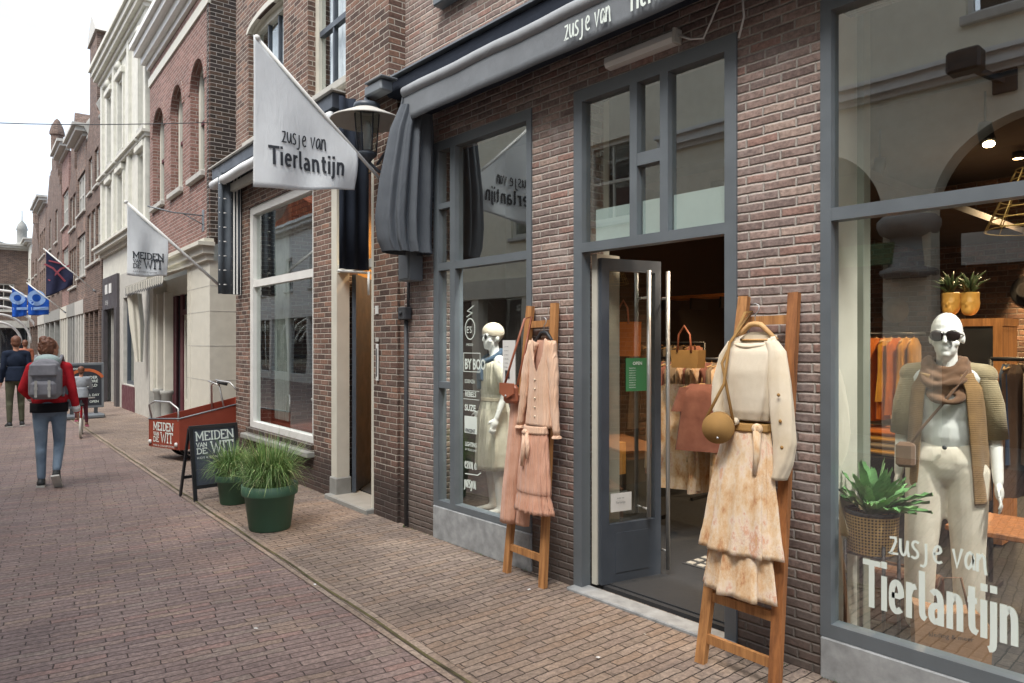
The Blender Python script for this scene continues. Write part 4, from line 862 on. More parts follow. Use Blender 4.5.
def d3(tx, f):
    a = PX(57, 272, X3)
    for s in (-1, 1): ribbon(tx, [(a[1] - .2 * s, a[2] - .25), (a[1] + .1 * s, a[2] + .1), (a[1] + .3 * s, a[2] + .2)], .05, f)
    ribbon(tx, [(a[1] - .2, a[2] + .3), (a[1] + .2, a[2] + .22)], .04, f)
d3.mat = M['print_red']
c0, c1 = PX(46, 297, X3), PX(73, 296, X3); flag('dark navy flag with a faded red emblem on a slanting pole', X3, (96, 292), (44, 249), c0[1], c1[1], c0[2] , c1[2] + .3, 'flag_navy', d3, .05)
for X4, wl_, tp_, b0, b1, lb in ((-27.5, (66, 313), (27, 283), (28, 315), (49, 315), 'bright blue flag with pale emblem, nearer of the two blue flags'), (-33, (50, 313), (10, 286), (12, 317), (27, 316), 'bright blue flag with pale emblem, farther of the two blue flags')):
    def d4(tx, f, X4=X4, b0=b0, b1=b1):
        a = PX((b0[0] + b1[0]) / 2 - 2, 298, X4); b = PX((b0[0] + b1[0]) / 2 + 2, 309, X4)
        ribbon(tx, [(a[1] + .19 * math.cos(2 * PI * k / 16), a[2] + .19 * math.sin(2 * PI * k / 16)) for k in range(17)], .13, f)
        ribbon(tx, [(b[1] - .26, b[2] + .0), (b[1] + .22, b[2] + .03)], .10, f)
    d4.mat = M['pale_blue']; c0, c1 = PX(*b0, X4), PX(*b1, X4)
    flag(lb, X4, wl_, tp_, c0[1], c1[1], c0[2], c1[2], 'flag_blue', d4, .04)
# ------------------------------------------------------------------ lantern, camera box, hooks, wire
lt = thing('wall_lantern', 'old street lantern with wide pale shade on an iron wall bracket', 'lantern', (-5.42, 3.06, 3.50))
MB().lathe([(.315, .0), (.305, .014), (.21, .058), (.12, .10), (.09, .125)], n=32, cap=False).build('lamp_shade', paint('lantern_shade', '#bfbdb6', .5, .06), lt, solid=.008)
MB().lathe([(.12, .105), (.11, .15), (.03, .18), (.02, .21)], n=16).build('shade_cap', M['frame_dark'], lt)
MB().lathe([(.075, -.27), (.10, 0), (.10, .08)], n=6, smooth=False, cap=False).build('lamp_glass', glass('lantern_glass', (.75, .78, .76), 1.5, .05), lt)
MB().lathe([(.03, -.24), (.035, -.05), (.02, .0)], n=10).build('bulb', M['white'], lt)
c = MB()
for k in range(6): a = k * PI / 3; c.tube([(.078 * math.cos(a), .078 * math.sin(a), -.27), (.103 * math.cos(a), .103 * math.sin(a), .07)], .006, 6)
c.lathe([(.02, -.36), (.05, -.32), (.085, -.29), (.085, -.265)], n=12); c.build('lantern_cage', M['frame_dark'], lt)
MB().tube([(0, 0, -.33), (.03, .1, -.42), (.06, .25, -.40), (.07, .32, -.38)], .014, 8).tube([(.03, .08, -.36), (.1, .2, -.15), (.12, .32, .1)], .012, 8).bbox(.03, .13, .31, .33, -.48, .2, .006).build('wall_bracket', M['frame_dark'], lt)
sb = thing('camera_box', 'grey metal camera housing on the brick pier beside the lantern', 'box', (-5.22, 3.08, 3.70)); wb(MB().bbox(-5.42, -5.14, 3.03, 3.15, 3.70, 3.79, .012), 'casing', M['galv'], sb); wb(MB().bbox(-5.38, -5.10, 3.01, 3.17, 3.795, 3.81, .004), 'cover', M['galv'], sb); wb(MB().beam((-5.3, 3.1, 3.75), (-5.3, 3.22, 3.83), .03, .03), 'bracket', M['iron'], sb)
q = PX(209, 122, -11.56)
wr_ = MB().tube([(-11.6 - 3.2 * k / 20, q[1] - (q[1] + 3.8) * k / 20, q[2] + .1 * k / 20 - .35 * math.sin(PI * k / 20)) for k in range(21)], .008, 6).build('overhead_wire', M['iron']); tag(wr_, 'thin dark cable stretched across the street above the roofs', 'wire')
hk = MB().tube([(-11.9, 3.76, 2.9 + .75), (-11.95, 3.3, 3.66), (-12.0, 2.95, 3.72)], .012, 6).tube([(-11.9, 3.76, 3.5), (-11.95, 3.45, 3.66)], .01, 6).bbox(-11.96, -11.86, 3.745, 3.765, 3.4, 3.75, .004).build('wall_hook', M['galv']); tag(hk, 'small metal bracket on the red brick corner of the house', 'bracket')
lbx = thing('mail_slot', 'narrow white letter plate on the brown brick pier by the open door', 'letterbox', (-5.77, 3.37, 1.25), -AM); MB().bbox(-.022, .022, -.012, .0, 0, .34, .004).build('plate', M['white'], lbx); MB().box(-.008, .008, -.0145, -.0125, .04, .30).build('slot', M['iron'], lbx); MB().bbox(-.025, .03, -.015, .0, .36, .40, .004).build('bell', M['white_gr'], lbx)
hn = MB().box(-.03, .03, -.006, .0, 0, .075).build('number_plate', M['white']); tag(hn, 'small white house number plate on the brown brick pier', 'sign'); q = PX(380, 318, -5.79); hn.location = (-5.79, 3.374, 1.87); hn.rotation_euler = (0, 0, -AM)

# ------------------------------------------------------------------ wooden ladders
def ladder(label, bl, br, tl, tr, mats, rungs, w=.052, t=.035):
    r = thing('ladder', label, 'ladder', tuple((Vector(bl) + Vector(br)) / 2))
    L0, R0, L1, R1 = map(Vector, (bl, br, tl, tr))
    def rail(a, b, m): return wb(MB().beam(a, b, w, t, up=(0, 1, 0)), 'rail', M[m], r)
    rail(L0, L1, mats[0]); rail(R0, R1, mats[1])
    for k in rungs:
        a, b = L0.lerp(L1, k), R0.lerp(R1, k); dx = (b - a).normalized() * .022; wb(MB().beam(a + dx, b - dx, .022, .045, up=(0, 0, 1)), 'rung', M[mats[2]], r)
    return r
l1 = ladder('wooden ladder leaning on the narrow brick pier left of the door', (-3.755, 3.215, 0), (-3.365, 3.19, 0), (-3.63, 3.325, 1.855), (-3.39, 3.325, 1.865), ('oak', 'oak', 'oak'), (.10, .30, .56, .74, .93))
l2 = ladder('wooden ladder leaning on the brick pier right of the door', (-2.06, 3.04, 0), (-1.655, 3.02, 0), (-1.985, 3.32, 1.84), (-1.715, 3.32, 1.845), ('oak', 'oak_old', 'oak'), (.07, .18, .45, .70, .93))

# ------------------------------------------------------------------ clothes on the ladders
M['pink_knit'] = fabric('knit_pale_coral', '#ecc9ae', c2='#e0b798', fold=26); M['pink_knit2'] = fabric('pleated_dusty_pink', '#dbab92', c2='#c8957b', fold=20)
M['ecru'] = fabric('ecru_knit', '#e8dcc6', c2='#ded0b8', knit=75); M['ecru_plain'] = fabric('ecru_cotton', '#e4d7c0', c2='#d9c9ad')
def printed(name):
    t = NT(name); o = t.uvn.outputs['Object']; mp = t.n('ShaderNodeMapping'); mp.inputs['Scale'].default_value = (1.6, 1.6, .8); t.t.links.new(o, mp.inputs[0]); n = t.noise(mp.outputs[0], 6.5, 6, .72)
    a = t.ramp(n.outputs[0], [(.34, '#c08a62'), (.42, '#d9b48a'), (.50, '#e2c8a6'), (.56, '#e6d3bd'), (.62, '#d8a98e'), (.70, '#dcb782')])
    w = t.n('ShaderNodeTexVoronoi', feature='DISTANCE_TO_EDGE'); w.inputs['Scale'].default_value = 60; t.t.links.new(o, w.inputs[0])
    k = t.maprange(t.noise(o, 3.2, 2).outputs[0], .45, .6); ln = t.math('MULTIPLY', t.maprange(w.outputs[0], .06, .02), k)
    a = t.mix(t.math('MULTIPLY', ln, .22), a, lin('#a5583a')); mp2 = t.n('ShaderNodeMapping'); mp2.inputs['Scale'].default_value = (11, 11, 2.0); t.t.links.new(o, mp2.inputs[0]); wn = t.noise(mp2.outputs[0], 1.6, 4, .6); wn.inputs['Distortion'].default_value = .7
    return t.bsdf(a, .9, t.bump(wn.outputs[0], .010, 1.0), 0, .2, {'Sheen Weight': .1})
M['print'] = printed('orange_floral_print')
M['strip_cover'] = paint('strip_cover', '#d8d4c4', .5, .04)
def hanger(label, c, w, mat, z=0):
    r = thing('clothes_hanger', label, 'hanger', c)
    MB().tube([(-w, 0, -.075), (-w * .6, 0, -.035), (-.03, 0, .0), (0, 0, .005), (.03, 0, .0), (w * .6, 0, -.035), (w, 0, -.075)], [.009, .012, .014, .014, .014, .012, .009], 8).tube([(-w, 0, -.075), (w, 0, -.075)], .005, 6).build('hanger_arm', M[mat], r)
    MB().tube([(0, 0, .0), (0, 0, .05), (.02, 0, .07), (.02, 0, .095), (0, 0, .105), (-.02, 0, .095)], .003, 6).build('hook', M['steel'], r); return r
def F2(a, k, ph=0): return math.sin(a * k + ph)
# cardigan (ladder 1)
hanger('dark hanger holding the peach cardigan', (-3.40, 3.235, 1.665), .10, 'black')
cdg = thing('cardigan', 'pale peach ribbed cardigan with v neck hanging from a dark hanger', 'cardigan', (-3.39, 3.22, 1.10))
cx, cy = -3.395, 3.215
def vneck(a):
    k = 1 - abs(((a + PI / 2 + PI) % (2 * PI)) - PI) / .62
    return -.34 * max(0, k) ** .8 - .05 * abs(math.cos(a)) ** 3
b = MB().rings([(1.645, cx, cy, .095, .045), (1.58, cx, cy, .115, .055), (1.40, cx - .005, cy, .108, .055), (1.20, cx - .01, cy - .005, .118, .05), (1.05, cx - .01, cy - .01, .135, .05)], 72, lambda a, t: .05 * (1 - 2 * abs(math.sin(a * 7 + t))) * (.2 + t) + .04 * F2(a, 5, 1) * t, vneck, steps=6)
b = wb(b, 'body', M['pink_knit'], cdg, solid=.002)
wb(MB().rings([(1.62, cx, cy + .022, .085, .012), (1.30, cx, cy + .022, .095, .012)], 30), 'lining', M['pink_knit2'], cdg)
for k in range(5): wb(MB().tube([(cx - .012, cy - .054, 1.36 - k * .06), (cx - .012, cy - .060, 1.36 - k * .06)], .007, 8), 'button', M['ecru_plain'], cdg)
def sleeve(pts, r, mat, par, name='sleeve', k=.08, cuff=True):
    pts = [Vector(p) for p in pts]; fine = []; rr = []
    for i in range(len(pts) - 1):
        for j in range(6): fine.append(pts[i].lerp(pts[i + 1], j / 6)); rr.append((r[i] * (1 - j / 6) + r[i + 1] * j / 6) * (1 + k * math.sin((i * 6 + j) * 1.9)))
    fine.append(pts[-1]); rr.append(r[-1]); m = MB().tube(fine, rr, 16)
    if cuff: e = pts[-1]; m.lathe([(r[-1] * .9, .0), (r[-1] * 1.5, -.012), (r[-1] * 1.55, -.02)], tuple(e), 14, cap=False)
    return wb(m, name, mat, par)
sleeve([(cx - .08, cy, 1.61), (cx - .125, cy - .02, 1.45), (cx - .15, cy - .03, 1.24), (cx - .185, cy - .035, 1.05)], [.035, .034, .028, .022], M['pink_knit'], cdg)
sleeve([(cx + .08, cy, 1.61), (cx + .115, cy - .01, 1.43), (cx + .13, cy - .02, 1.22), (cx + .155, cy - .02, 1.01)], [.035, .036, .03, .022], M['pink_knit'], cdg)
trs = thing('trousers', 'dusty pink wide trousers hanging behind the ruffled skirt', 'trousers', (-3.62, 3.2, .5))
lg = MB().rings([(1.25, -3.625, 3.215, .075, .03), (.9, -3.65, 3.20, .075, .035), (.6, -3.685, 3.185, .072, .035), (.37, -3.70, 3.17, .065, .035)], 40, lambda a, t: .06 * F2(a, 7) + .04 * F2(a, 4, 2), steps=6)
wb(lg, 'trouser_leg', M['pink_knit2'], trs, solid=.002)
lg = MB().rings([(1.2, -3.56, 3.235, .06, .02), (.8, -3.565, 3.23, .06, .025), (.50, -3.58, 3.215, .062, .03), (.37, -3.58, 3.20, .062, .03)], 40, lambda a, t: .06 * F2(a, 6), steps=6); wb(lg, 'trouser_leg', M['pink_knit2'], trs, solid=.002)
skt = thing('skirt', 'dusty pink pleated skirt with ruffled hem and tied belt', 'skirt', (-3.5, 3.18, .6))
wb(MB().rings([(1.05, -3.41, 3.17, .09, .05), (.97, -3.41, 3.165, .11, .055), (.78, -3.41, 3.155, .135, .06), (.63, -3.405, 3.15, .145, .065), (.62, -3.405, 3.15, .138, .06), (.50, -3.40, 3.15, .168, .08)], 120, lambda a, t: (.06 * (1 - 2 * abs(math.sin(a * 8))) + .03 * F2(a, 23, 1)) * (.3 + t) + (.05 * F2(a, 31) if t > .8 else 0), steps=5), 'skirt_cloth', M['pink_knit2'], skt, solid=.0015)
wb(MB().rings([(1.06, -3.41, 3.17, .098, .056), (1.01, -3.41, 3.168, .106, .06)], 60, lambda a, t: .02 * F2(a, 15)), 'waistband', M['pink_knit'], skt, solid=.005)
wb(MB().tube([(-3.45, 3.105, 1.02), (-3.44, 3.09, .92), (-3.45, 3.085, .80)], [.014, .016, .012], 8).tube([(-3.43, 3.105, 1.02), (-3.40, 3.09, .92), (-3.405, 3.085, .85)], [.014, .014, .010], 8).ell((-3.44, 3.10, 1.02), (.022, .02, .02)), 'belt_bow', M['pink_knit'], skt)
bag = thing('shoulder_bag', 'cognac leather shoulder bag hanging from the ladder beside the cardigan', 'bag', (-3.63, 3.15, 1.25))
bb = MB().bbox(-3.70, -3.57, 3.12, 3.18, 1.19, 1.32, .022); wb(bb, 'bag_body', M['leather'], bag); wb(MB().prism([(-3.705, 1.33), (-3.565, 1.33), (-3.565, 1.26), (-3.635, 1.225), (-3.705, 1.26)], 'y', 3.105, 3.118), 'flap', M['leather'], bag)
wb(MB().tube([(-3.70, 3.15, 1.32), (-3.65, 3.17, 1.48), (-3.585, 3.23, 1.765), (-3.56, 3.27, 1.78), (-3.57, 3.22, 1.55), (-3.57, 3.15, 1.32)], .008, 8), 'strap', M['leather'], bag)
wb(MB().tube([(-3.635, 3.103, 1.245), (-3.635, 3.098, 1.245)], .008, 8), 'clasp', M['steel'], bag)
# sweater (ladder 2)
sx_, sy = -1.845, 3.16
hanger('pale wooden hanger holding the ecru sweater', (-1.855, 3.20, 1.69), .115, 'pine')
sw = thing('sweater', 'ecru knitted sweater on a wooden hanger with buttoned sleeve', 'sweater', (sx_, sy, 1.3))
def neck(a): k = 1 - abs(((a + PI / 2 + PI) % (2 * PI)) - PI) / 1.0; return -.07 * max(0, -math.sin(a)) ** .7 - .030 * abs(math.cos(a)) ** 4
wb(MB().rings([(1.655, sx_, sy + .02, .08, .035), (1.645, sx_, sy + .01, .11, .045), (1.58, sx_, sy, .145, .062), (1.46, sx_ - .01, sy - .01, .155, .072), (1.34, sx_ - .015, sy - .01, .155, .07), (1.27, sx_ - .02, sy - .01, .145, .065), (1.225, sx_ - .02, sy - .005, .125, .055)], 140, lambda a, t: (.05 * (1 - 2 * abs(math.sin(a * 5 + t * 2))) + .05 * F2(a, 4) + .025 * F2(a, 15, 2)) * t, neck, steps=6), 'body', M['ecru'], sw, solid=.002)
wb(MB().rings([(1.64, sx_, sy + .05, .10, .008), (1.45, sx_, sy + .05, .11, .008)], 24), 'lining', M['ecru_plain'], sw)
cr_ = MB(); pts = [(sx_ + .088 * math.cos(a), sy + .01 - .050 * abs(math.sin(a)) - .010, 1.65 + neck(a) * .98) for a in [-PI + PI * k / 16 for k in range(17)]]; cr_.tube(pts, .007, 8); wb(cr_, 'neck_rib', M['ecru_plain'], sw)
def flat_sleeve(pts, w, dpt, name='sleeve', mat=None):
    m = MB().rings([(p[2], p[0], p[1], ww, dpt) for p, ww in zip(pts, w)], 48, lambda a, t: .07 * math.sin(a * 3 + t * 7) + .04 * math.sin(a * 7 + t * 12), steps=5, cap=True); return wb(m, name, mat or M['ecru_plain'], sw)
flat_sleeve([(sx_ + .095, sy, 1.61), (sx_ + .125, sy - .01, 1.56), (sx_ + .155, sy - .03, 1.42), (sx_ + .178, sy - .045, 1.28), (sx_ + .195, sy - .05, 1.14), (sx_ + .185, sy - .055, 1.04), (sx_ + .165, sy - .055, .965)], [.03, .048, .056, .058, .056, .045, .034], .034)
flat_sleeve([(sx_ - .10, sy, 1.61), (sx_ - .135, sy - .01, 1.54), (sx_ - .16, sy - .02, 1.40), (sx_ - .165, sy - .03, 1.28), (sx_ - .15, sy - .04, 1.21)], [.03, .040, .046, .042, .030], .034)
wb(MB().tube([(sx_ - .15, sy - .06, 1.22), (sx_ - .09, sy - .085, 1.20), (sx_ - .03, sy - .09, 1.225)], [.028, .024, .016], 12), 'tied_cuff', M['ecru_plain'], sw)
for k, z in enumerate((1.36, 1.24, 1.12)): wb(MB().ell((sx_ + .180 + k * .008, sy - .085, z), (.009, .005, .009), 8), 'button', M['suede'], sw)
pk = thing('patterned_skirt', 'orange and cream patterned wrap skirt in two tiers below the sweater', 'skirt', (-1.88, 3.1, .6))
wb(MB().rings([(1.20, -1.86, 3.14, .115, .055), (1.10, -1.86, 3.125, .135, .065), (.92, -1.865, 3.10, .16, .075), (.74, -1.865, 3.085, .182, .085), (.60, -1.865, 3.07, .205, .095)], 130, lambda a, t: (.11 * (1 - 2 * abs(math.sin(a * 5 + t * .8))) + .06 * F2(a, 3, 2) + .05 * (1 - 2 * abs(math.sin(a * 9.0 + 1)))) * (.12 + t), lambda a: 0, steps=7), 'upper_tier', M['print'], pk, solid=.0015)
wb(MB().rings([(.75, -1.865, 3.085, .14, .055), (.55, -1.86, 3.07, .17, .07), (.40, -1.86, 3.055, .185, .08)], 130, lambda a, t: (.15 * (1 - 2 * abs(math.sin(a * 4 + 1))) + .06 * F2(a, 13)) * (.4 + t) - .12 * (math.sin(a * 2 + .5)) * t, steps=6), 'lower_tier', M['print'], pk, solid=.0015)
wb(MB().rings([(1.215, -1.86, 3.14, .119, .058), (1.175, -1.86, 3.135, .126, .062)], 60, lambda a, t: .03 * F2(a, 12)), 'waistband', M['suede'], pk, solid=.005)
wb(MB().tube([(-1.77, 3.07, 1.20), (-1.765, 3.06, 1.08), (-1.775, 3.055, .98)], [.02, .016, .012], 8).ell((-1.77, 3.07, 1.195), (.028, .02, .026)), 'belt_bow', M['print'], pk)
for s in (0,): pass
rb = thing('round_bag', 'round tan suede bag on a long strap over the ladder rung', 'bag', (-2.03, 3.0, 1.25))
c = Vector((-1.945, 3.02, 1.19)); ax = Vector((.45, -.89, 0)).normalized()
wb(MB().tube([c - ax * .04, c - ax * .038, c + ax * .038, c + ax * .04], [.07, .075, .075, .07], 32), 'bag_body', M['suede'], rb); wb(MB().tube([c + ax * .041, c + ax * .046], .071, 32), 'lid', M['suede'], rb)
sd = Vector((ax.y, -ax.x, 0)); a = c - sd * .07; b2 = c + sd * .07
wb(MB().tube([c + sd * -.07 + Vector((0, 0, .02)), (-1.965, 3.08, 1.5), (-1.945, 3.26, 1.755), (-1.93, 3.30, 1.76), (-1.935, 3.10, 1.60), (-1.935, 3.05, 1.4), c + sd * .07 + Vector((0, 0, .02))], .0075, 8), 'strap', M['suede'], rb)
wb(MB().tube([c + ax * .048 + Vector((0, 0, -.045)), c + ax * .052 + Vector((0, 0, -.045))], .006, 8), 'clasp', M['steel'], rb)

# ------------------------------------------------------------------ flower pots, chalkboard
def pot(label, c, R, H, gl, gh, n, seed):
    rnd = random.Random(seed); r = thing('plant_pot', label, 'plant pot', c)
    MB().lathe([(R * .70, 0), (R * .74, .01), (R * .90, H * .76), (R * .99, H * .78), (R, H * .80), (R * 1.01, H), (R * .93, H), (R * .90, H * .85), (R * .5, H * .85)], n=40).build('pot', M['green_pot'], r)
    MB().lathe([(R * .895, H * .86), (.01, H * .87)], n=24, cap=False).build('soil', M['soil'], r)
    g = thing('ornamental_grass', 'x y z a', 'plant', (c[0], c[1], c[2] + H * .87))
    for part, mt, cnt in (('leaves', 'grass_a', n), ('dry_leaves', 'grass_b', n // 6)):
        m = MB()
        for k in range(cnt):
            a = rnd.uniform(0, 2 * PI); rad = R * .55 * math.sqrt(rnd.random()); out = a + rnd.gauss(0, .5); h = gh * rnd.uniform(.35, 1.05); sp = gl * rnd.uniform(.1, 1.0) * (.4 + rad / R)
            p0 = Vector((rad * math.cos(a), rad * math.sin(a), 0)); d = Vector((math.cos(out), math.sin(out), 0)); side = Vector((-d.y, d.x, 0)) * rnd.uniform(.0022, .0045); droop = rnd.uniform(.05, 1.15); tw = rnd.uniform(-.6, .6)
            vs = []; N = 6
            for j in range(N + 1):
                t = j / N; p = p0 + d * sp * t ** 1.5 * 1.25 + Vector((0, 0, h * (1.25 * t - droop * t * t * t * 1.15))); s = (side + Vector((0, 0, tw * .002))) * (1 - t) ** .6 * (1.2 if t > 0 else .6)
                vs += [p - s, p + s]
            m.add(vs, [(2 * j, 2 * j + 1, 2 * j + 3, 2 * j + 2) for j in range(N)], True)
        m.build(part, M[mt], g)
    return r, g
M['grass_a'] = paint('grass_blade_green', '#6f9150', .6, .35, scale=12); M['grass_b'] = paint('grass_blade_pale', '#c2c893', .7, .3, scale=12)
r, g = pot('green tapered plastic pot nearest the camera on the sidewalk', (-5.99, 2.44, .004), .232, .385, .25, .45, 2100, 3); g['label'] = 'bushy green ornamental grass in the front green pot'
r, g = pot('smaller green plastic pot beside the chalkboard', (-7.17, 2.55, .004), .17, .29, .30, .36, 1300, 5); g['label'] = 'drooping pale green grass in the smaller pot by the chalkboard'
def meiden_text(tx, f, x, z, w):
    tw = sum(SW[c] for c in 'MEIDEN'); h1 = w * .21; letters(tx, SLAB, 'MEIDEN', lambda s, t, l: f(x + s, z + t, l), h1, w * .032, w / (tw * h1), 0, 0, SW, 0)
    h2 = w * .27; z2 = z - w * .335; tw2 = sum(SW[c] for c in 'WIT'); letters(tx, SLAB, 'WIT', lambda s, t, l: f(x + w * .36 + s, z2 + t, l), h2, w * .036, w * .62 / (tw2 * h2), 0, 0, SW, 0)
    tw3 = sum(SW[c] for c in 'VAN'); h3 = w * .10; letters(tx, SLAB, 'VAN', lambda s, t, l: f(x + s, z2 + w * .17 + t, l), h3, w * .02, w * .28 / (tw3 * h3), 0, 0, SW, 0)
    h4 = w * .13; letters(tx, SLAB, 'DE', lambda s, t, l: f(x + s, z2 + t, l), h4, w * .024, w * .28 / (1.48 * h4), 0, 0, SW, 0)
    typed(tx, 'KIDS & CONCEPTSTORE', lambda s, t, l: f(x + s, z2 - w * .13 + t, l), w * .055, 0, 0, 1.28)
ck = thing('chalkboard_sign', 'dark framed chalkboard a-frame with white gift shop lettering', 'sign', (-7.50, 2.26, .004), .08)
# local: y along the board, x towards the viewer
Wd, Hh = .50, .75
def fb_(s, t, l): a = .17; return (.02 - t * math.tan(a) + l + .012, s, t)
def slab(m, s0, s1, t0, t1, th, off=0):
    v = [fb_(s, t, l - .012 + off) for s in (s0, s1) for t in (t0, t1) for l in (0, th)]
    return m.add(v, [(0, 1, 3, 2), (4, 6, 7, 5), (0, 4, 5, 1), (2, 3, 7, 6), (0, 2, 6, 4), (1, 5, 7, 3)])
m = MB(); slab(m, 0, .035, 0, Hh, .022, .001); slab(m, Wd - .035, Wd, 0, Hh, .022, .001); slab(m, .035, Wd - .035, Hh - .035, Hh, .022, .001); slab(m, .035, Wd - .035, .12, .155, .022, .001); m.build('frame', M['black'], ck)
bd = slab(MB(), .03, Wd - .03, .14, Hh - .03, .008).build('board', M['chalk'], ck)
tx = MB(); meiden_text(tx, lambda s, t, l: fb_(s, t, l - .002), .06, .60, .40); tx.build('lettering', M['white_vinyl'], bd)
m = MB()
for s in (0, Wd - .03): m.beam((-.13, s + .015, Hh - .03), (-.36, s + .015, 0), .022, .03)
m.beam((-.3, .015, .2), (-.3, Wd - .015, .2), .02, .03); m.build('rear_frame', M['black'], ck)

# ------------------------------------------------------------------ cargo bike
cb = thing('cargo_bike', 'red wooden box cargo bike parked in front of the alley', 'cargo bike', (-10.3, 3.2, 0))
A_, B_, Cc, D_ = (-10.75, 2.66), (-10.05, 2.86), (-10.05, 3.95), (-10.75, 3.85)
zt_ = [.54, .58, .80, .79]; zb_ = .19
def panel(p, q, z0, z1, zz0, zz1, name='box_panel', th=.02):
    p, q = Vector((*p, 0)), Vector((*q, 0)); n_ = (q - p).normalized().cross(Vector((0, 0, 1))) * th
    v = [(*p.xy, z0), (*q.xy, zz0), (*q.xy, zz1), (*p.xy, z1), (*(p - n_).xy, z0), (*(q - n_).xy, zz0), (*(q - n_).xy, zz1), (*(p - n_).xy, z1)]
    return wb(MB().add(v, [(0, 1, 2, 3), (4, 7, 6, 5), (0, 4, 5, 1), (1, 5, 6, 2), (2, 6, 7, 3), (3, 7, 4, 0)]), name, M['bike_red'], cb)
def ins(p, k=.08): c = Vector((-10.4, 3.35)); v = Vector(p).lerp(c, k); return (v.x, v.y)
pa = panel(A_, B_, zb_, zt_[0], zb_, zt_[1]); pb = panel(B_, Cc, zb_, zt_[1], zb_, zt_[2]); pc = panel(Cc, D_, zb_, zt_[2], zb_, zt_[3]); pd = panel(D_, A_, zb_, zt_[3], zb_, zt_[0])
wb(MB().prism([A_, B_, Cc, D_], 'z', zb_ - .02, zb_), 'box_floor', M['bike_red'], cb)
rim = MB().tube([(*A_, zt_[0] + .01), (*B_, zt_[1] + .01), (*Cc, zt_[2] + .01)], .010, 8); wb(rim, 'box_rim', M['galv'], cb)
u_ = (Vector(B_) - Vector(A_)); Lp = u_.length; u_.normalize(); n_ = Vector((u_.y, -u_.x))
def fp(s, t, l): q = Vector(A_) + u_ * s + n_ * (l + .001); return (q.x, q.y, t)
tx = MB(); meiden_text(tx, fp, .12, .41, .48); wb(tx, 'lettering', M['white_vinyl'], pa)
for s in (.05, Lp - .06): wb(MB().tube([fp(s, .24, 0), fp(s, .24, .02)], .028, 12), 'reflector', M['white'], pa)
def wheel(c, R, ax='x', par=cb, w=.02):
    c = Vector(c); e1, e2 = (Vector((0, 1, 0)), Vector((0, 0, 1))) if ax == 'x' else (Vector((1, 0, 0)), Vector((0, 0, 1)))
    def ring(r_, rad, n=36): m = MB(); pts = [c + (e1 * math.cos(2 * PI * k / n) + e2 * math.sin(2 * PI * k / n)) * r_ for k in range(n + 1)]; m.tube(pts, rad, 8, cap=False); return m
    t = wb(ring(R - w, w), 'tyre', M['tyre'], par); wb(ring(R - w * 2.4, w * .5), 'rim', M['steel'], t)
    s = MB(); 
    for k in range(14): a = 2 * PI * k / 14; s.tube([c, c + (e1 * math.cos(a) + e2 * math.sin(a)) * (R - w * 2.4)], .0015 if R < .3 else .002, 4)
    s.ell(c, (.03, .03, .03), 10); wb(s, 'spokes', M['steel'], t); return t
wheel((-10.2, 3.13, .25), .25); wheel((-10.66, 3.13, .25), .25); wheel((-10.4, 4.2, .25), .25)
wb(MB().tube([(-10.66, 3.13, .25), (-10.2, 3.13, .25)], .015, 8), 'axle', M['iron'], cb)
wb(MB().tube([(-10.4, 3.4, .15), (-10.4, 4.0, .3), (-10.4, 4.1, .7), (-10.4, 4.1, .95)], .02, 8).tube([(-10.4, 4.0, .3), (-10.4, 4.2, .25)], .015, 8), 'bike_frame', M['iron'], cb)
wb(MB().bbox(-10.5, -10.3, 4.02, 4.24, .93, 1.0, .03), 'saddle', M['tyre'], cb)
wb(MB().tube([(-10.72, 2.70, .50), (-10.74, 2.66, .74), (-10.6, 2.70, .80), (-10.25, 2.80, .80), (-10.1, 2.86, .72), (-10.08, 2.86, .55)], .013, 8), 'rail', M['steel'], cb)
wb(MB().tube([(-10.72, 3.50, .60), (-10.74, 3.50, .98), (-10.6, 3.52, 1.06), (-10.2, 3.58, 1.04), (-10.08, 3.62, .95)], .013, 8), 'push_bar', M['steel'], cb)
wb(MB().tube([(-10.4, 3.6, .5), (-10.42, 3.50, 1.0), (-10.62, 3.42, 1.05), (-10.7, 3.54, 1.02)], .013, 8).tube([(-10.42, 3.50, 1.0), (-10.2, 3.40, 1.05), (-10.14, 3.52, 1.02)], .013, 8), 'handlebar', M['steel'], cb); wb(MB().tube([(-10.2, 3.40, 1.05), (-10.14, 3.52, 1.02)], .02, 8), 'grip', M['tyre'], cb)

# ------------------------------------------------------------------ pavement sign further up
ps = thing('poster_sign', 'grey framed poster sign with orange arc on a rolling base', 'sign', (-17.3, 2.62, 0), .06)
MB().bbox(-.03, .03, 0, .78, .22, 1.18, .01).build('frame', M['galv'], ps); po = MB().box(.031, .034, .05, .73, .27, 1.13).build('poster', M['dark_vinyl'], ps)
tx = MB(); fpp = lambda s, t, l: (.035 + l, s, t)
for w_, x, z, h in (('EXPERIENCE', .12, 1.04, .035), ('WANDER', .30, .84, .06), ('AND STORE', .22, .76, .06), ('WORLD', .35, .67, .06), ('ALL DAY', .42, .47, .05), ('OPEN', .5, .33, .05)): typed(tx, w_, fpp, h, x, z, 1, .02)
tx.build('lettering', M['white_vinyl'], po); tx = MB(); ribbon(tx, [(.15 + .28 - .34 * math.cos(a), .78 + .25 * math.sin(a)) for a in [PI * .25 + k * PI * .08 for k in range(9)]], .06, fpp); tx.build('arc_print', emit('x', '#c06030', 0) if False else paint('print_orange', '#c8683a', .7), po)
MB().bbox(-.22, .22, .02, .76, .0, .10, .03).build('base', M['galv'], ps)
for s in (.15, .6): MB().box(-.03, .03, s, s + .06, .1, .22).build('foot', M['iron'], ps)
cnp = thing('arched_canopy', 'white ribbed arched canopy over the street at the far end', 'canopy', (-48, 6.2, 0))
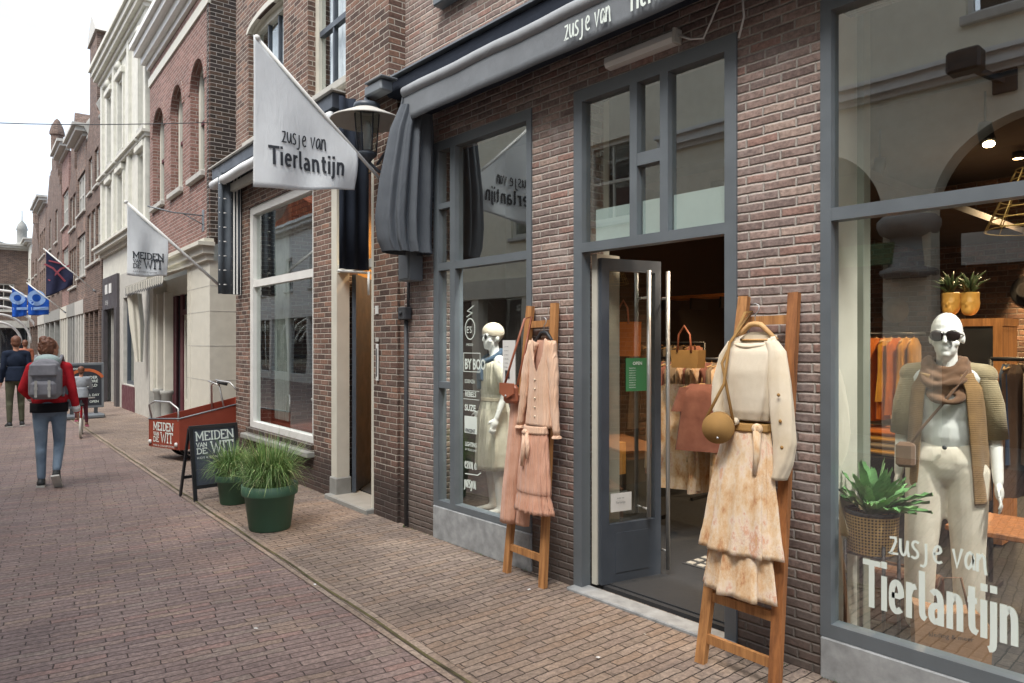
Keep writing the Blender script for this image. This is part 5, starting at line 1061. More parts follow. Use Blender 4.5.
for k in range(5):
    R_ = 1.15 + k * .42; q = PX(-4, 345, -48); m = MB().tube([(-48 + k * .3, q[1] + R_ * math.cos(a) * 1.0, 1.6 + R_ * math.sin(a)) for a in [PI * j / 20 for j in range(21)]], .07, 6); wb(m, 'arch_rib', M['white'], cnp)
# ------------------------------------------------------------------ figures
def figure(root, h, body, mat, vox=.012, P_=None, name='body', head=True, bald=False, headdir=0.0, inflate=0, lk=1.0):
    s = h / 1.75; V = lambda x, y, z: Vector((x * s, y * s, z * s))
    p = dict(hipL=(-.09, 0, .92), hipR=(.09, 0, .92), kneeL=(-.095, .01, .50), kneeR=(.095, .01, .50), ankL=(-.095, -.02, .09), ankR=(.095, -.02, .09), toeL=(-.11, .13, .025), toeR=(.11, .13, .025),
             shL=(-.175, 0, 1.40), shR=(.175, 0, 1.40), elL=(-.215, -.03, 1.12), elR=(.215, -.03, 1.12), wrL=(-.225, .05, .88), wrR=(.225, .05, .88)); p.update(P_ or {})
    J = {k: V(*v) for k, v in p.items()}; m = MB()
    m.ell(V(0, 0, 1.29), (.150 * s, .100 * s, .17 * s)); m.cap(V(-.14, 0, 1.40), V(.14, 0, 1.40), .055 * s, .055 * s); m.ell(V(0, 0, 1.10), (.118 * s, .088 * s, .16 * s)); m.ell(V(0, -.01, .95), (.158 * s, .112 * s, .13 * s))
    for q in 'LR':
        sg = -1 if q == 'L' else 1
        m.cap(J['hip' + q], J['knee' + q], .083 * s * lk, .052 * s * lk); m.cap(J['knee' + q], J['ank' + q], .050 * s * lk, .033 * s * lk)
        if lk == 1: m.ell(J['knee' + q].lerp(J['ank' + q], .3) + V(0, -.018, 0), (.045 * s, .045 * s, .10 * s))
        m.cap(J['ank' + q] + V(0, -.02, -.045), J['toe' + q], .033 * s, .024 * s); m.cap(J['ank' + q], J['ank' + q] + V(0, 0, -.04), .034 * s, .036 * s)
        m.cap(J['sh' + q], J['el' + q], .047 * s, .036 * s); m.cap(J['el' + q], J['wr' + q], .037 * s, .024 * s)
        d = (J['wr' + q] - J['el' + q]).normalized(); sd = Vector((0, 1, 0)); sd = (sd - d * sd.dot(d)).normalized(); nn_ = d.cross(sd); w = J['wr' + q]
        m.ell(w + d * .05 * s, (.022 * s, .036 * s, .05 * s), 12, Matrix((nn_, sd, d)).transposed())
        for i, (o, L_) in enumerate(((-.028, .062), (-.010, .074), (.010, .070), (.027, .052))):
            b = w + d * .088 * s + sd * o * s; k1 = b + d * L_ * .5 * s + nn_ * .004 * sg * s; m.cap(b, k1, .0085 * s, .008 * s, 8); m.cap(k1, k1 + (d * .9 - nn_ * sg * .35).normalized() * L_ * .5 * s, .008 * s, .0065 * s, 8)
        b = w + d * .03 * s + sd * .03 * s; m.cap(b, b + (d * .8 + sd * .7).normalized() * .035 * s, .011 * s, .0095 * s, 8); b2_ = b + (d * .8 + sd * .7).normalized() * .035 * s; m.cap(b2_, b2_ + (d * .97 + sd * .2) * .028 * s, .0095 * s, .007 * s, 8)
    m.cap(V(0, -.01, 1.40), V(0, .012, 1.56), .052 * s, .048 * s)
    R = Matrix.Rotation(headdir, 3, 'Z'); hc = V(0, .015, 1.6)
    def H(x, y, z): return hc + R @ V(x, y, z)
    m.ell(H(0, 0, .045), (.074 * s, .095 * s, .098 * s), 20, R); m.ell(H(0, .035, -.03), (.056 * s, .062 * s, .072 * s), 16, R); m.ell(H(0, .075, -.075), (.024 * s, .022 * s, .020 * s), 10, R)
    m.ell(H(0, .098, .005), (.011 * s, .018 * s, .026 * s), 10, R); m.ell(H(0, .108, -.012), (.014 * s, .012 * s, .010 * s), 10, R); m.ell(H(0, .087, .04), (.05 * s, .014 * s, .010 * s), 12, R)
    m.ell(H(0, .090, -.042), (.022 * s, .010 * s, .006 * s), 10, R); m.ell(H(0, .088, -.052), (.018 * s, .010 * s, .006 * s), 10, R)
    for e in (-1, 1): m.ell(H(e * .074, -.005, .005), (.010 * s, .022 * s, .032 * s), 10, R); m.ell(H(e * .03, .083, .018), (.014 * s, .010 * s, .008 * s), 10, R); m.ell(H(e * .045, .06, -.02), (.02 * s, .02 * s, .018 * s), 10, R)
    o = m.build(name, mat, root, fuse=vox, smoothit=2)
    return o, J, V, H, s
def shell(root, name, mat, caps, ells=(), vox=.012, sm=4):
    m = MB()
    for a, b, r0, r1 in caps: m.cap(a, b, r0, r1)
    for c, r in ells: m.ell(c, r, 18)
    return m.build(name, mat, root, fuse=vox, smoothit=sm)
# mannequin in the wide window
q = P(947, 400, 4.0)
mn = thing('mannequin', 'white bald mannequin in a brown knitted cardigan scarf and cream trousers', 'mannequin', (q[0], 4.0, .09), PI + .22)
bo, J, V, Hd, s = figure(mn, 1.67, None, M['mannequin'], vox=.0065, P_=dict(ankL=(-.10, -.02, .09), ankR=(.13, .02, .09), kneeR=(.115, .05, .5), shL=(-.160, 0, 1.40), shR=(.160, 0, 1.40), elL=(-.205, -.04, 1.12), wrL=(-.225, .03, .88), elR=(.21, -.03, 1.12), wrR=(.225, .0, .88)))
M['denim_ecru'] = fabric('ecru_denim', '#e4dccd', c2='#d3c9b8'); M['tee'] = fabric('white_tee', '#eceeec', c2='#dcdedc'); M['knit_brown'] = fabric('brown_open_knit', '#9a7a52', c2='#7d6244', knit=34); M['knit_sand'] = fabric('sand_open_knit', '#a89a7c', c2='#918264', knit=34); M['scarf'] = fabric('brown_scarf', '#7c5f4a', c2='#634a39')
ins_ = .014
shell(mn, 'trousers', M['denim_ecru'], [(J['hipL'], J['kneeL'], .106 * s, .080 * s), (J['hipR'], J['kneeR'], .106 * s, .080 * s), (J['kneeL'], J['ankL'] + V(0, 0, .02), .080 * s, .068 * s), (J['kneeR'], J['ankR'] + V(0, 0, .02), .080 * s, .068 * s), (V(-.05, -.01, .97), V(.05, -.01, .97), .128 * s, .128 * s)], [(V(0, -.01, .96), (.168 * s, .13 * s, .15 * s))], .010)
MB().ell(V(.0, .125, 1.045), (.011, .006, .011), 10).build('button', M['iron'], mn)
shell(mn, 'shirt', M['tee'], [(V(-.12, 0, 1.40), V(.12, 0, 1.40), .066 * s, .066 * s)], [(V(0, 0, 1.29), (.162 * s, .116 * s, .19 * s)), (V(0, .0, 1.12), (.140 * s, .108 * s, .16 * s))], .009)
# open cardigan: two front halves and a back, wide short sleeves
for e in (-1, 1):
    m = MB()
    def cs(u, v, e=e):
        a = (-.58 + (1.62 - .25 * v) * u) if e > 0 else (PI + .58 - (1.62 - .25 * v) * u); z = 1.45 - .66 * v - .03 * u
        fl = 1 + .14 * v + .04 * math.sin(u * 14 + v * 3) * v
        # u=0 back, u=1 front edge
        rx, ry = .168 * fl, .120 * fl + .010
        if v < .12: rx *= .80 + v * 1.6
        return (rx * s * math.cos(a - .2 * e * 0) , ry * s * math.sin(a), z * s)
    m.grid(cs, 40, 50); o = m.build('cardigan_front', M['knit_brown'], mn, solid=.008)
    MB().cap(V(e * .07, -.005, 1.44), V(e * .165, 0, 1.415), .048 * s, .062 * s).build('shoulder', M['knit_sand'], mn, fuse=.01)
    q0 = 'L' if e < 0 else 'R'; J_ = J['sh' + q0]; E_ = J['el' + q0]
    mm = MB().tube([J_.lerp(Vector((0, 0, J_.z)), .25) + V(0, 0, .03), J_, J_.lerp(E_, .5) + V(e * .012, 0, 0), E_.lerp(J['wr' + q0], .12)], [.052 * s, .058 * s, .058 * s, .060 * s], 24); mm.build('sleeve', M['knit_sand'], mn)
m = MB()
for k in range(5): R_ = .072 + .014 * (k % 3); z_ = 1.50 - .026 * k; m.tube([V(R_ * 1.15 * math.cos(a), .012 + (R_ + .012 * k) * math.sin(a), z_ - .05 * max(0, math.sin(a)) * (1 + k * .35) + .01 * math.sin(3 * a + k)) for a in [2 * PI * j / 30 for j in range(31)]], [.019 * s + .005 * math.sin(j * 1.1 + k * 2) for j in range(31)], 10)
m.build('scarf', M['scarf'], mn, fuse=.009, smoothit=2)
g_ = MB()
for e in (-1, 1): g_.tube([Hd(e * .052, .094, .022), Hd(e * .032, .106, .020), Hd(e * .012, .104, .022)], .001); 
gl = MB()
for e in (-1, 1): gl.ell(Hd(e * .035, .100, .020), (.033, .009, .028), 18)
gl.beam(Hd(-.012, .108, .030), Hd(.012, .108, .030), .006, .006)
for e in (-1, 1): gl.tube([Hd(e * .06, .092, .03), Hd(e * .075, .04, .025), Hd(e * .078, -.01, .02)], .003, 6)
gl.build('sunglasses', paint('sunglasses', '#2a2020', .15, .02, spec=.8), mn)
cbg = thing('crossbody_bag', 'brown crossbody bag hanging at the mannequin hip in the wide window', 'bag', mn.location[:], mn.rotation_euler[2])
MB().tube([V(-.10, .13, 1.44), V(.0, .135, 1.28), V(.10, .14, 1.14), V(.17, .13, 1.02)], .007, 8).build('strap', M['scarf'], cbg); MB().bbox(.13 * s, .22 * s, .10 * s, .17 * s, .93 * s, 1.06 * s, .015).build('bag_body', M['scarf'], cbg)
MB().lathe([(.16, 0), (.16, .012), (.02, .02), (.02, .03)], (mn.location[0], 4.0, .09), 24).build('mannequin_base', M['steel'], None) and None
bb_ = [o for o in col.objects if o.name == 'mannequin_base'][0]; bb_.parent = mn; bb_.location = (0, 0, 0); bb_.data.transform(Matrix.Translation((-mn.location[0], -4.0, -.09)))
# mannequin in the left window
m1 = thing('mannequin', 'white mannequin in a beige belted dress with a blue scarf', 'mannequin', (-4.60, 3.80, .17), PI - .35)
bo, J, V, Hd, s = figure(m1, 1.60, None, M['mannequin'], vox=.009, P_=dict(elL=(-.23, -.03, 1.13), wrL=(-.235, .06, .90), elR=(.225, -.06, 1.14), wrR=(.21, .06, .93)), headdir=.25)
M['dress'] = fabric('beige_dress', '#dcd6c2', c2='#c6bfaa', fold=14)
MB().rings([(1.43 * s, 0, 0, .10, .06), (1.38 * s, 0, 0, .165, .105), (1.2 * s, 0, 0, .165, .12), (1.06 * s, 0, 0, .130, .105), (1.04 * s, 0, 0, .130, .105), (.9 * s, 0, 0, .18, .135), (.6 * s, 0, 0, .20, .15), (.42 * s, 0, .01, .19, .145)], 80, lambda a, t: .03 * math.sin(a * 12) * (t > .42) + .015 * math.sin(a * 19)).build('dress', M['dress'], m1, solid=.003)
MB().rings([(1.07 * s, 0, 0, .136, .111), (1.035 * s, 0, 0, .136, .111)], 40).build('belt', M['ecru_plain'], m1, solid=.004)
for q0, e in (('L', -1), ('R', 1)): MB().tube([J['sh' + q0] - V(e * .03, 0, 0), J['sh' + q0].lerp(J['el' + q0], .5), J['el' + q0] + V(0, 0, .0)], [.062 * s, .068 * s, .060 * s], 20).build('sleeve', M['dress'], m1)
M['denim_blue'] = fabric('denim_scarf', '#4b5f73', c2='#3a4c5f')
m = MB().tube([V(.11 * math.cos(a), .0 + .085 * math.sin(a) + .02, 1.44 - .05 * math.sin(a)) for a in [2 * PI * j / 20 for j in range(21)]], .028, 10); m.tube([V(0, .11, 1.38), V(.02, .135, 1.28), V(.03, .135, 1.14)], [.025, .03, .024], 8).tube([V(0, .11, 1.38), V(-.02, .13, 1.30), V(-.035, .13, 1.22)], [.02, .024, .02], 8)
m.build('scarf', M['denim_blue'], m1, fuse=.010)
gl = MB()
for e in (-1, 1): gl.ell(Hd(e * .033, .100, .020), (.026, .008, .022), 16); gl.tube([Hd(e * .06, .092, .03), Hd(e * .078, -.01, .02)], .003, 6)
gl.beam(Hd(-.012, .108, .026), Hd(.012, .108, .026), .005, .005); gl.build('sunglasses', M['black'], m1)
cpm = MB().ell(Hd(0, -.005, .062), (.080, .098, .085), 24); cpm.build('cap_ribbed', M['ecru'], m1, fuse=.009)

# people in the street
M['jacket_red'] = fabric('jacket_red', '#c02c34', c2='#a3222b', sheen=0); M['jeans'] = fabric('jeans_light_blue', '#7f90a0', c2='#6b7c8d', sheen=0); M['shoe'] = paint('shoe_dark', '#2c2f30', .6); M['shoe_pink'] = paint('shoe_pink', '#b8607a', .6); M['olive'] = fabric('olive_trousers', '#5c5d4c', sheen=0); M['navy_coat'] = fabric('navy_coat', '#262f40', sheen=0); M['grey_pack'] = fabric('grey_canvas', '#8e8e93', c2='#7b7b80', sheen=0); M['grey_fleece'] = fabric('grey_green_hood', '#a9bcb9', sheen=.2)
def person(label, loc, rz, h, pose, top, legs, shoes, hair, headdir=0, longhair=False):
    r = thing('person', label, 'person', loc, rz)
    bo, J, V, Hd, s = figure(r, h, None, M['skin'], vox=.013, P_=pose, headdir=headdir, lk=.8)
    shell(r, 'trousers', M[legs], [(J['hip' + q], J['knee' + q], .090 * s, .062 * s) for q in 'LR'] + [(J['knee' + q], J['ank' + q] + (J['knee' + q] - J['ank' + q]) * .06, .062 * s, .046 * s) for q in 'LR'] + [(J['knee' + q].lerp(J['ank' + q], .22) + V(0, -.018, 0), J['knee' + q].lerp(J['ank' + q], .55), .058 * s, .049 * s) for q in 'LR'], [(V(0, -.012, .95), (.165 * s, .122 * s, .13 * s))], .014)
    shell(r, 'jacket', M[top], [(J['sh' + q], J['el' + q], .062 * s, .050 * s) for q in 'LR'] + [(J['el' + q], J['wr' + q], .050 * s, .040 * s) for q in 'LR'] + [(V(-.13, 0, 1.40), V(.13, 0, 1.40), .075 * s, .075 * s), (V(-.06, 0, 1.02), V(.06, 0, 1.02), .125 * s, .125 * s)], [(V(0, 0, 1.27), (.170 * s, .120 * s, .19 * s)), (V(0, -.005, 1.06), (.155 * s, .120 * s, .15 * s))], .013)
    MB().rings([(1.16 * s, 0, 0, .155 * s, .118 * s), (1.0 * s, 0, -.005, .175 * s, .138 * s), (.88 * s, 0, -.01, .182 * s, .148 * s)], 40, lambda a, t: .02 * math.sin(a * 5 + t * 3)).build('jacket_skirt', M[top], r, solid=.01) if label[:3] != 'wom' else None
    for q in 'LR':
        a, t = J['ank' + q], J['toe' + q]; d = (t - a); m = MB().cap(a + V(0, -.035, -.045), t + d.normalized() * .015, .044 * s, .036 * s).cap(a + V(0, 0, -.02), a.lerp(t, .4), .044 * s, .036 * s); so = m.build('shoe', M[shoes], r, fuse=.010)
        up = Vector((0, -d.z, d.y)).normalized() if abs(d.y) > .01 or abs(d.z) > .01 else Vector((0, 0, 1))
        if up.z < 0: up = -up
        hl_ = a + V(0, -.05, -.045) - up * .042 * s; m = MB().beam(hl_ - d.normalized() * .02, t - up * .036 * s + d.normalized() * .04, .085 * s, .022, up=up); m.build('sole', M['white_gr'] if shoes == 'shoe' else M['shoe_pink'], so)
    hm = MB().ell(Hd(0, -.018, .055), (.086 * s, .098 * s, .100 * s), 20)
    hm.ell(Hd(0, -.05, .0), (.078 * s, .062 * s, .07 * s), 16)
    if longhair:
        rnd = random.Random(2)
        for k in range(90): a = rnd.uniform(0, 2 * PI); z = rnd.uniform(-.04, .15); q_ = math.sqrt(max(.05, 1 - (z - .04) ** 2 / .014)); hm.ell(Hd(.088 * q_ * math.cos(a), -.025 - abs(.095 * q_ * math.sin(a)), z), (.016, .016, .016), 6)
        hm.ell(Hd(-.02, -.06, .13), (.05, .045, .04), 12)
    hm.build('hair', M[hair], r, fuse=.007, smoothit=1)
    return r, J, V, Hd, s
wp, J, V, Hd, s = person('woman walking away in red jacket and light blue jeans', (-9.36, 1.30, .0), PI / 2 - .30, 1.66,
    dict(kneeL=(-.09, .04, .50), ankL=(-.085, .03, .09), toeL=(-.10, .17, .03), kneeR=(.085, .10, .50), ankR=(.09, -.12, .20), toeR=(.10, -.06, .055), elL=(-.27, .02, 1.15), wrL=(-.20, .17, 1.02), elR=(.235, -.02, 1.13), wrR=(.27, .04, .88), hipR=(.09, .02, .92)), 'jacket_red', 'jeans', 'shoe', 'hair', -.7, True)
M['hem'] = fabric('black_fleece', '#1e1d20', sheen=0)
MB().rings([(.99 * s, 0, -.005, .183, .142), (.88 * s, 0, -.01, .182, .150)], 40).build('jacket_hem', M['hem'], wp, solid=.01)
m = MB().tube([V(.095 * math.cos(a), -.02 + .08 * math.sin(a), 1.475 - .03 * math.sin(a)) for a in [2 * PI * j / 20 for j in range(21)]], .035, 10); m.ell(V(0, -.13, 1.48), (.13, .085, .075), 16); m.build('hood', M['grey_fleece'], wp, fuse=.012)
for q0 in 'LR': MB().cap(J['wr' + q0].lerp(J['el' + q0], .06), J['wr' + q0].lerp(J['el' + q0], .18), .044 * s, .046 * s).build('cuff', M['white'], wp)
bp = thing('backpack', 'grey canvas backpack with two buckled straps on the woman in red', 'backpack', wp.location[:], PI / 2 - .30)
m = MB().bbox(-.155, .155, -.31, -.14, .99, 1.36, .05); m.ell((0, -.22, 1.36), (.14, .09, .07), 16); m.build('pack_body', M['grey_pack'], bp, fuse=.012, smoothit=5)
m = MB().bbox(-.12, .12, -.38, -.31, 1.02, 1.19, .03); m.build('front_pocket', M['grey_pack'], bp, fuse=.010, smoothit=4)
for x in (-.06, .06): MB().box(x - .012, x + .012, -.392, -.386, 1.02, 1.20).box(x - .016, x + .016, -.396, -.388, 1.10, 1.13).build('buckle_strap', M['white_gr'], bp)
MB().bbox(-.13, .13, -.355, -.30, 1.24, 1.38, .02).build('flap', M['grey_pack'], bp)
for x in (-.11, .11): MB().tube([(x, -.16, 1.36), (x * 1.1, -.02, 1.455), (x * 1.15, .10, 1.36), (x * 1.15, .12, 1.15), (x * 1.3, -.1, 1.02)], .018, 8).build('shoulder_strap', M['grey_pack'], bp)
person('man walking away in dark navy jacket and olive trousers', (-16.5, 1.75, 0), PI / 2 + .05, 1.74, dict(kneeL=(-.10, .03, .50), ankL=(-.11, -.05, .09), toeL=(-.13, .10, .025), kneeR=(.09, .06, .5), ankR=(.10, .04, .09), toeR=(.12, .19, .025)), 'navy_coat', 'olive', 'shoe', 'hair')
M['kid_coat'] = fabric('kid_coat_grey', '#9aa0a6', sheen=0); M['kid_leg'] = fabric('kid_leggings_maroon', '#5a2f3a', sheen=0); M['boot'] = paint('boot_brown', '#6b4630', .6)
kd, J, V, Hd, s = person('child in grey coat riding a small bicycle beyond the woman in red', (-14.1, 2.42, .12), PI / 2 - .2, 1.08, dict(kneeL=(-.10, .22, .72), ankL=(-.12, .16, .30), toeL=(-.12, .3, .25), kneeR=(.10, .22, .60), ankR=(.13, .12, .16), toeR=(.14, .26, .10), elL=(-.24, .1, 1.15), wrL=(-.2, .32, 1.12), elR=(.24, .1, 1.15), wrR=(.2, .32, 1.12)), 'kid_coat', 'kid_leg', 'boot', 'hair')
kb = thing('child_bicycle', 'small child bicycle with pale wheels ridden beyond the woman', 'bicycle', (-14.1, 2.42, 0), PI / 2 - .2)
def wheel2(y, R, par):
    n = 28; t = MB().tube([(0, y + (R - .02) * math.cos(2 * PI * k / n), R + (R - .02) * math.sin(2 * PI * k / n)) for k in range(n + 1)], .02, 8, cap=False).build('tyre', M['white_gr'], par)
    MB().tube([(0, y - R + .04, R), (0, y + R - .04, R)], .004, 4).tube([(0, y, .04), (0, y, 2 * R - .04)], .004, 4).build('spokes', M['steel'], t)
wheel2(-.33, .17, kb); wheel2(.36, .17, kb)
MB().tube([(0, -.33, .17), (0, -.02, .25), (0, .28, .52), (0, .36, .17)], .014, 8).tube([(0, -.02, .25), (0, -.10, .52)], .014, 8).build('bike_frame', M['jacket_red'], kb); MB().bbox(-.05, .05, -.18, -.02, .52, .56, .015).build('saddle', M['tyre'], kb); MB().tube([(-.2, .24, .64), (0, .30, .62), (.2, .24, .64)], .012, 8).build('handlebar', M['steel'], kb)
person('distant walker in rust brown coat seen between the man and the woman', (-27, 3.1, 0), PI / 2, 1.70, {}, 'leather' , 'navy_coat', 'shoe', 'hair')
person('distant walker in dark coat at the left edge beyond the man', (-31, 2.2, 0), PI / 2, 1.74, {}, 'navy_coat', 'navy_coat', 'shoe', 'hair')

# ------------------------------------------------------------------ inside the clothes shop
def spot(px, py, Y, on, label, tilt=.3):
    q = P(px, py, Y); r = thing('track_spotlight', label, 'lamp', q, 0)
    MB().tube([(0, 0, .10), (.0, 0, .05), (.03 * (1 if on else -1), -.04, -.05)], [.035, .045, .045], 14).build('lamp_head', M['black'], r); MB().tube([(0, 0, .1), (0, 0, .3)], .008, 6).build('stem', M['black'], r)
    if on:
        MB().ell((.035, -.05, -.056), (.034, .034, .02), 12).build('bulb', emit('lit_bulb', '#ffd9a0', 40), r)
        l = bpy.data.lights.new('spot', 'SPOT'); l.energy = 70; l.color = (1, .72, .42); l.spot_size = 2.2; l.spot_blend = .6; l.shadow_soft_size = .05
        o = bpy.data.objects.new('lamp_light', l); col.objects.link(o); o.parent = r; o.location = (.04, -.05, -.10); o.rotation_euler = (math.radians(25), 0, 0)
    return r
spot(985, 138, 5.3, True, 'lit black track spotlight glowing under the shop ceiling')
spot(880, 172, 5.3, False, 'unlit black track spotlight at the left of the rail')
def warm(x, y, z, e, lab, col_=(1, .70, .40), aim=None):
    r = thing('ceiling_spot', lab, 'lamp', (x, y, z)); MB().lathe([(.05, .0), (.05, .06), (.02, .07)], n=14).build('lamp_head', M['black'], r); MB().lathe([(.04, -.002), (.0, -.004)], n=12, cap=False).build('bulb', emit('warm_bulb', '#ffcf90', 25), r)
    l = bpy.data.lights.new('p', 'SPOT'); l.spot_size = 2.5; l.spot_blend = .8; l.energy = e * 3; l.color = col_; l.shadow_soft_size = .06; o = bpy.data.objects.new('lamp_light', l); col.objects.link(o); o.parent = r; o.location = (0, 0, -.08)
    if aim: o.rotation_euler = (Vector(aim) - Vector((x, y, z))).to_track_quat('-Z', 'Y').to_euler(); l.spot_size = .95; l.shadow_soft_size = .12
warm(-1.9, 7.9, 3.32, 130, 'warm ceiling spot over the clothes rails at the back'); warm(.4, 7.8, 3.32, 110, 'warm ceiling spot over the right hand side of the shop'); warm(-3.6, 6.6, 2.70, 16, 'warm ceiling spot beyond the open door'); warm(.10, 3.70, 3.38, 90, 'added unseen white fill spot above the wide display window', (1, .95, .88), (-1.27, 4.02, 1.0)); warm(-3.80, 3.74, 3.38, 75, 'added unseen white fill spot above the narrow display window', (1, .97, .92), (-4.5, 3.85, 1.0))  # the two aimed white spots are added out of view to brighten the mannequins
warm(-6.45, 4.35, 3.40, 22, 'warm ceiling spot inside the gift shop doorway')
warm(-2.75, 4.25, 2.64, 16, 'warm ceiling spot just inside the open shop door', (1, .8, .6))
rail = MB().tube([(-3, 5.3, 3.3), (1.4, 5.3, 3.3)], .02, 8).build('light_rail', M['black']); tag(rail, 'black lighting rail under the shop ceiling', 'light rail')
def hanging(par, x, y, z, w, h, m, seed, d=.035, name='garment'):
    rnd = random.Random(seed); k = rnd.randint(3, 6); ph = rnd.random() * 6
    return MB().rings([(z, x, y, w * .25, d * .5), (z - .06, x, y, w * .48, d), (z - h * .5, x, y, w * .46, d * 1.1), (z - h, x, y, w * .55, d * 1.3)], 36, lambda a, t: .10 * math.sin(a * k + ph) * (.3 + t) + .04 * math.sin(a * 11)).build(name, m, par)
CL = {'orange': fabric('cloth_orange', '#c06a28', c2='#a5571f'), 'yellow': fabric('cloth_mustard', '#c8923c', c2='#a9762b'), 'rose': fabric('cloth_rose', '#a5705f', c2='#8c5c4e'), 'brown': fabric('cloth_brown', '#5c4534'), 'black': fabric('cloth_black', '#26211f'), 'leopard': printed('cloth_leopard'), 'grey': fabric('cloth_grey', '#7d7468'), 'blue': fabric('cloth_denim', '#3c4a60'), 'sand': fabric('cloth_sand', '#a08b70')}
def rack(label, x0, x1, y, z, items, w=.36, along='x', frame=True, glabel=None):
    r = thing('clothes_rack', label, 'clothes rack', ((x0 + x1) / 2, y, 0))
    m = MB().tube([(x0 - (x0 + x1) / 2 - .05, 0, z + .05), (x1 - (x0 + x1) / 2 + .05, 0, z + .05)], .013, 8)
    if frame:
        for sx in (-1, 1): m.tube([(sx * ((x1 - x0) / 2 + .05), 0, z + .05), (sx * ((x1 - x0) / 2 + .05), 0, .1)], .014, 8); m.beam((sx * ((x1 - x0) / 2 + .05), -.22, .05), (sx * ((x1 - x0) / 2 + .05), .22, .05), .025, .025)
    m.build('rail', M['black'], r)
    for i, (c, h, lab) in enumerate(items):
        X = x0 + (x1 - x0) * (i + .5) / len(items); g = thing('hanging_garment', lab, 'garment', (X, y, z + .02), PI / 2 + random.Random(i).uniform(-.25, .25), group=glabel); hanging(g, 0, 0, 0, w, h, CL[c], i + int(h * 100), name='cloth')
        MB().tube([(-.17, 0, -.03), (0, 0, .0), (.17, 0, -.03)], .006, 6).tube([(0, 0, 0), (0, 0, .04)], .003, 6).build('hanger', M['pine'], g)
G1 = 'clothes on the rail behind the door'
WORD = {'orange': 'orange', 'yellow': 'mustard', 'rose': 'dusty rose', 'brown': 'dark brown', 'black': 'black', 'leopard': 'pale patterned', 'grey': 'grey', 'blue': 'denim blue', 'sand': 'sand coloured'}
q0, q1 = P(655, 380, 5.0)[0], P(735, 380, 5.0)[0]
rack('black clothes rack with rose tops inside the open door', q0, q1, 5.0, 1.42, [(c, h, WORD[c] + ' garment on the rail just inside the open shop door') for c, h in (('sand', .9), ('rose', .95), ('grey', .85), ('rose', .7), ('sand', 1.0), ('leopard', .9), ('rose', .68), ('sand', .8), ('leopard', 1.05), ('rose', .62), ('sand', .7), ('leopard', 1.02), ('rose', .66))], glabel=G1)
q0, q1 = P(600, 380, 6.2)[0], P(700, 380, 6.2)[0]
rack('further black clothes rack with dark garments seen through the door glass', q0, q1, 6.2, 1.55, [(c, h, WORD[c] + ' garment on the further rail seen through the door glass') for c, h in (('black', .9), ('brown', .9), ('grey', .95), ('black', 1.0), ('sand', .9), ('brown', .8), ('black', 1.0), ('grey', .7), ('brown', .9), ('rose', .9))], glabel='clothes on the further rail')
q0, q1 = P(866, 350, 6.0)[0], P(918, 350, 6.0)[0]
rack('rack of orange cardigans behind the wide window', q0, q1, 6.0, 1.62, [(c, h, WORD[c] + ' garment on the rail behind the wide window') for c, h in (('orange', .62), ('orange', .66), ('orange', .64), ('yellow', .5), ('orange', .6), ('yellow', .55), ('yellow', .5))], frame=False, glabel='orange clothes on the rail')
q0, q1 = P(1000, 350, 5.2)[0], P(1050, 350, 5.2)[0]
rack('rack of denim and brown jackets at the right of the wide window', q0, q1, 5.2, 1.45, [(c, h, WORD[c] + ' jacket on the rail at the right of the wide window') for c, h in (('blue', .6), ('brown', .8), ('sand', .6), ('blue', .7))], glabel='jackets on the right rail')
for px_, c_, l_ in ((702, 'rose', 'dusty rose top hanging face on at the end of the rail inside the door'), (676, 'leopard', 'pale patterned dress hanging face on inside the door')):
    q = P(px_, 384, 4.72 + (.1 if c_ == 'leopard' else 0)); g = thing('hanging_garment', l_, 'garment', q, .35); hanging(g, 0, 0, 0, .36, .52 if c_ == 'rose' else .85, CL[c_], 31, name='cloth'); MB().tube([(-.15, 0, -.03), (0, 0, .0), (.15, 0, -.03)], .007, 6).tube([(0, 0, 0), (0, 0, .05)], .003, 6).build('hanger', M['pine'], g)
    for e in (-1, 1): MB().rings([(-.03, e * .13, 0, .05, .03), (-.22, e * .19, 0, .055, .03)], 20).build('sleeve', CL[c_], g)
# shelf over the door rail, bags
sh = thing('wall_shelf', 'long wooden shelf lit from above beyond the open door', 'shelf', (-3.9, 7.4, 2.1)); a, b = P(600, 296, 6.6)[0], P(735, 296, 6.6)[0]; z = P(660, 297, 6.6)[2]
wb(MB().box(a, b, 6.6, 6.95, z - .03, z), 'board', wood('shelf_board', '#a85f28', '#c87a38', axis='X'), sh)
for k in range(5): x = a + (b - a) * (k + .5) / 5; wb(MB().box(x - .01, x + .01, 6.62, 6.94, z - .15, z - .03), 'bracket', M['black'], sh)
def tote(label, px, py, Y, w, h, mat, d=.1):
    q = P(px, py, Y); r = thing('handbag', label, 'bag', q)
    m = MB().prism([(-w / 2, 0), (w / 2, 0), (w * .46, -h), (-w * .46, -h)], 'y', -d / 2, d / 2); m.build('bag_body', M[mat] if mat in M else CL[mat], r)
    MB().tube([(-w * .25, -d / 2, -.02), (-w * .2, -d / 2, .12), (0, -d / 2, .19), (w * .2, -d / 2, .12), (w * .25, -d / 2, -.02)], .008, 6).build('handles', M['leather'], r); return r
tote('orange brown tote bag hanging behind the door glass', 627, 322, 4.85, .24, .30, 'orange'); tote('tan handbag hanging beside the steel door handle', 688, 350, 4.7, .26, .14, 'suede'); tote('small mustard bag low behind the door glass', 618, 442, 4.85, .10, .28, 'yellow')
wb(MB().grid(lambda u, v: (-3.0 + .9 * u, 4.3 + .55 * v, .034), 1, 1), 'x', M['white'], shop); bpy.data.objects.remove([o for o in col.objects if o.name == 'x'][0])
mt = thing('floor_grid', 'pale perforated floor grille on the dark mat inside the door', 'grille', (-2.75, 4.45, .035))
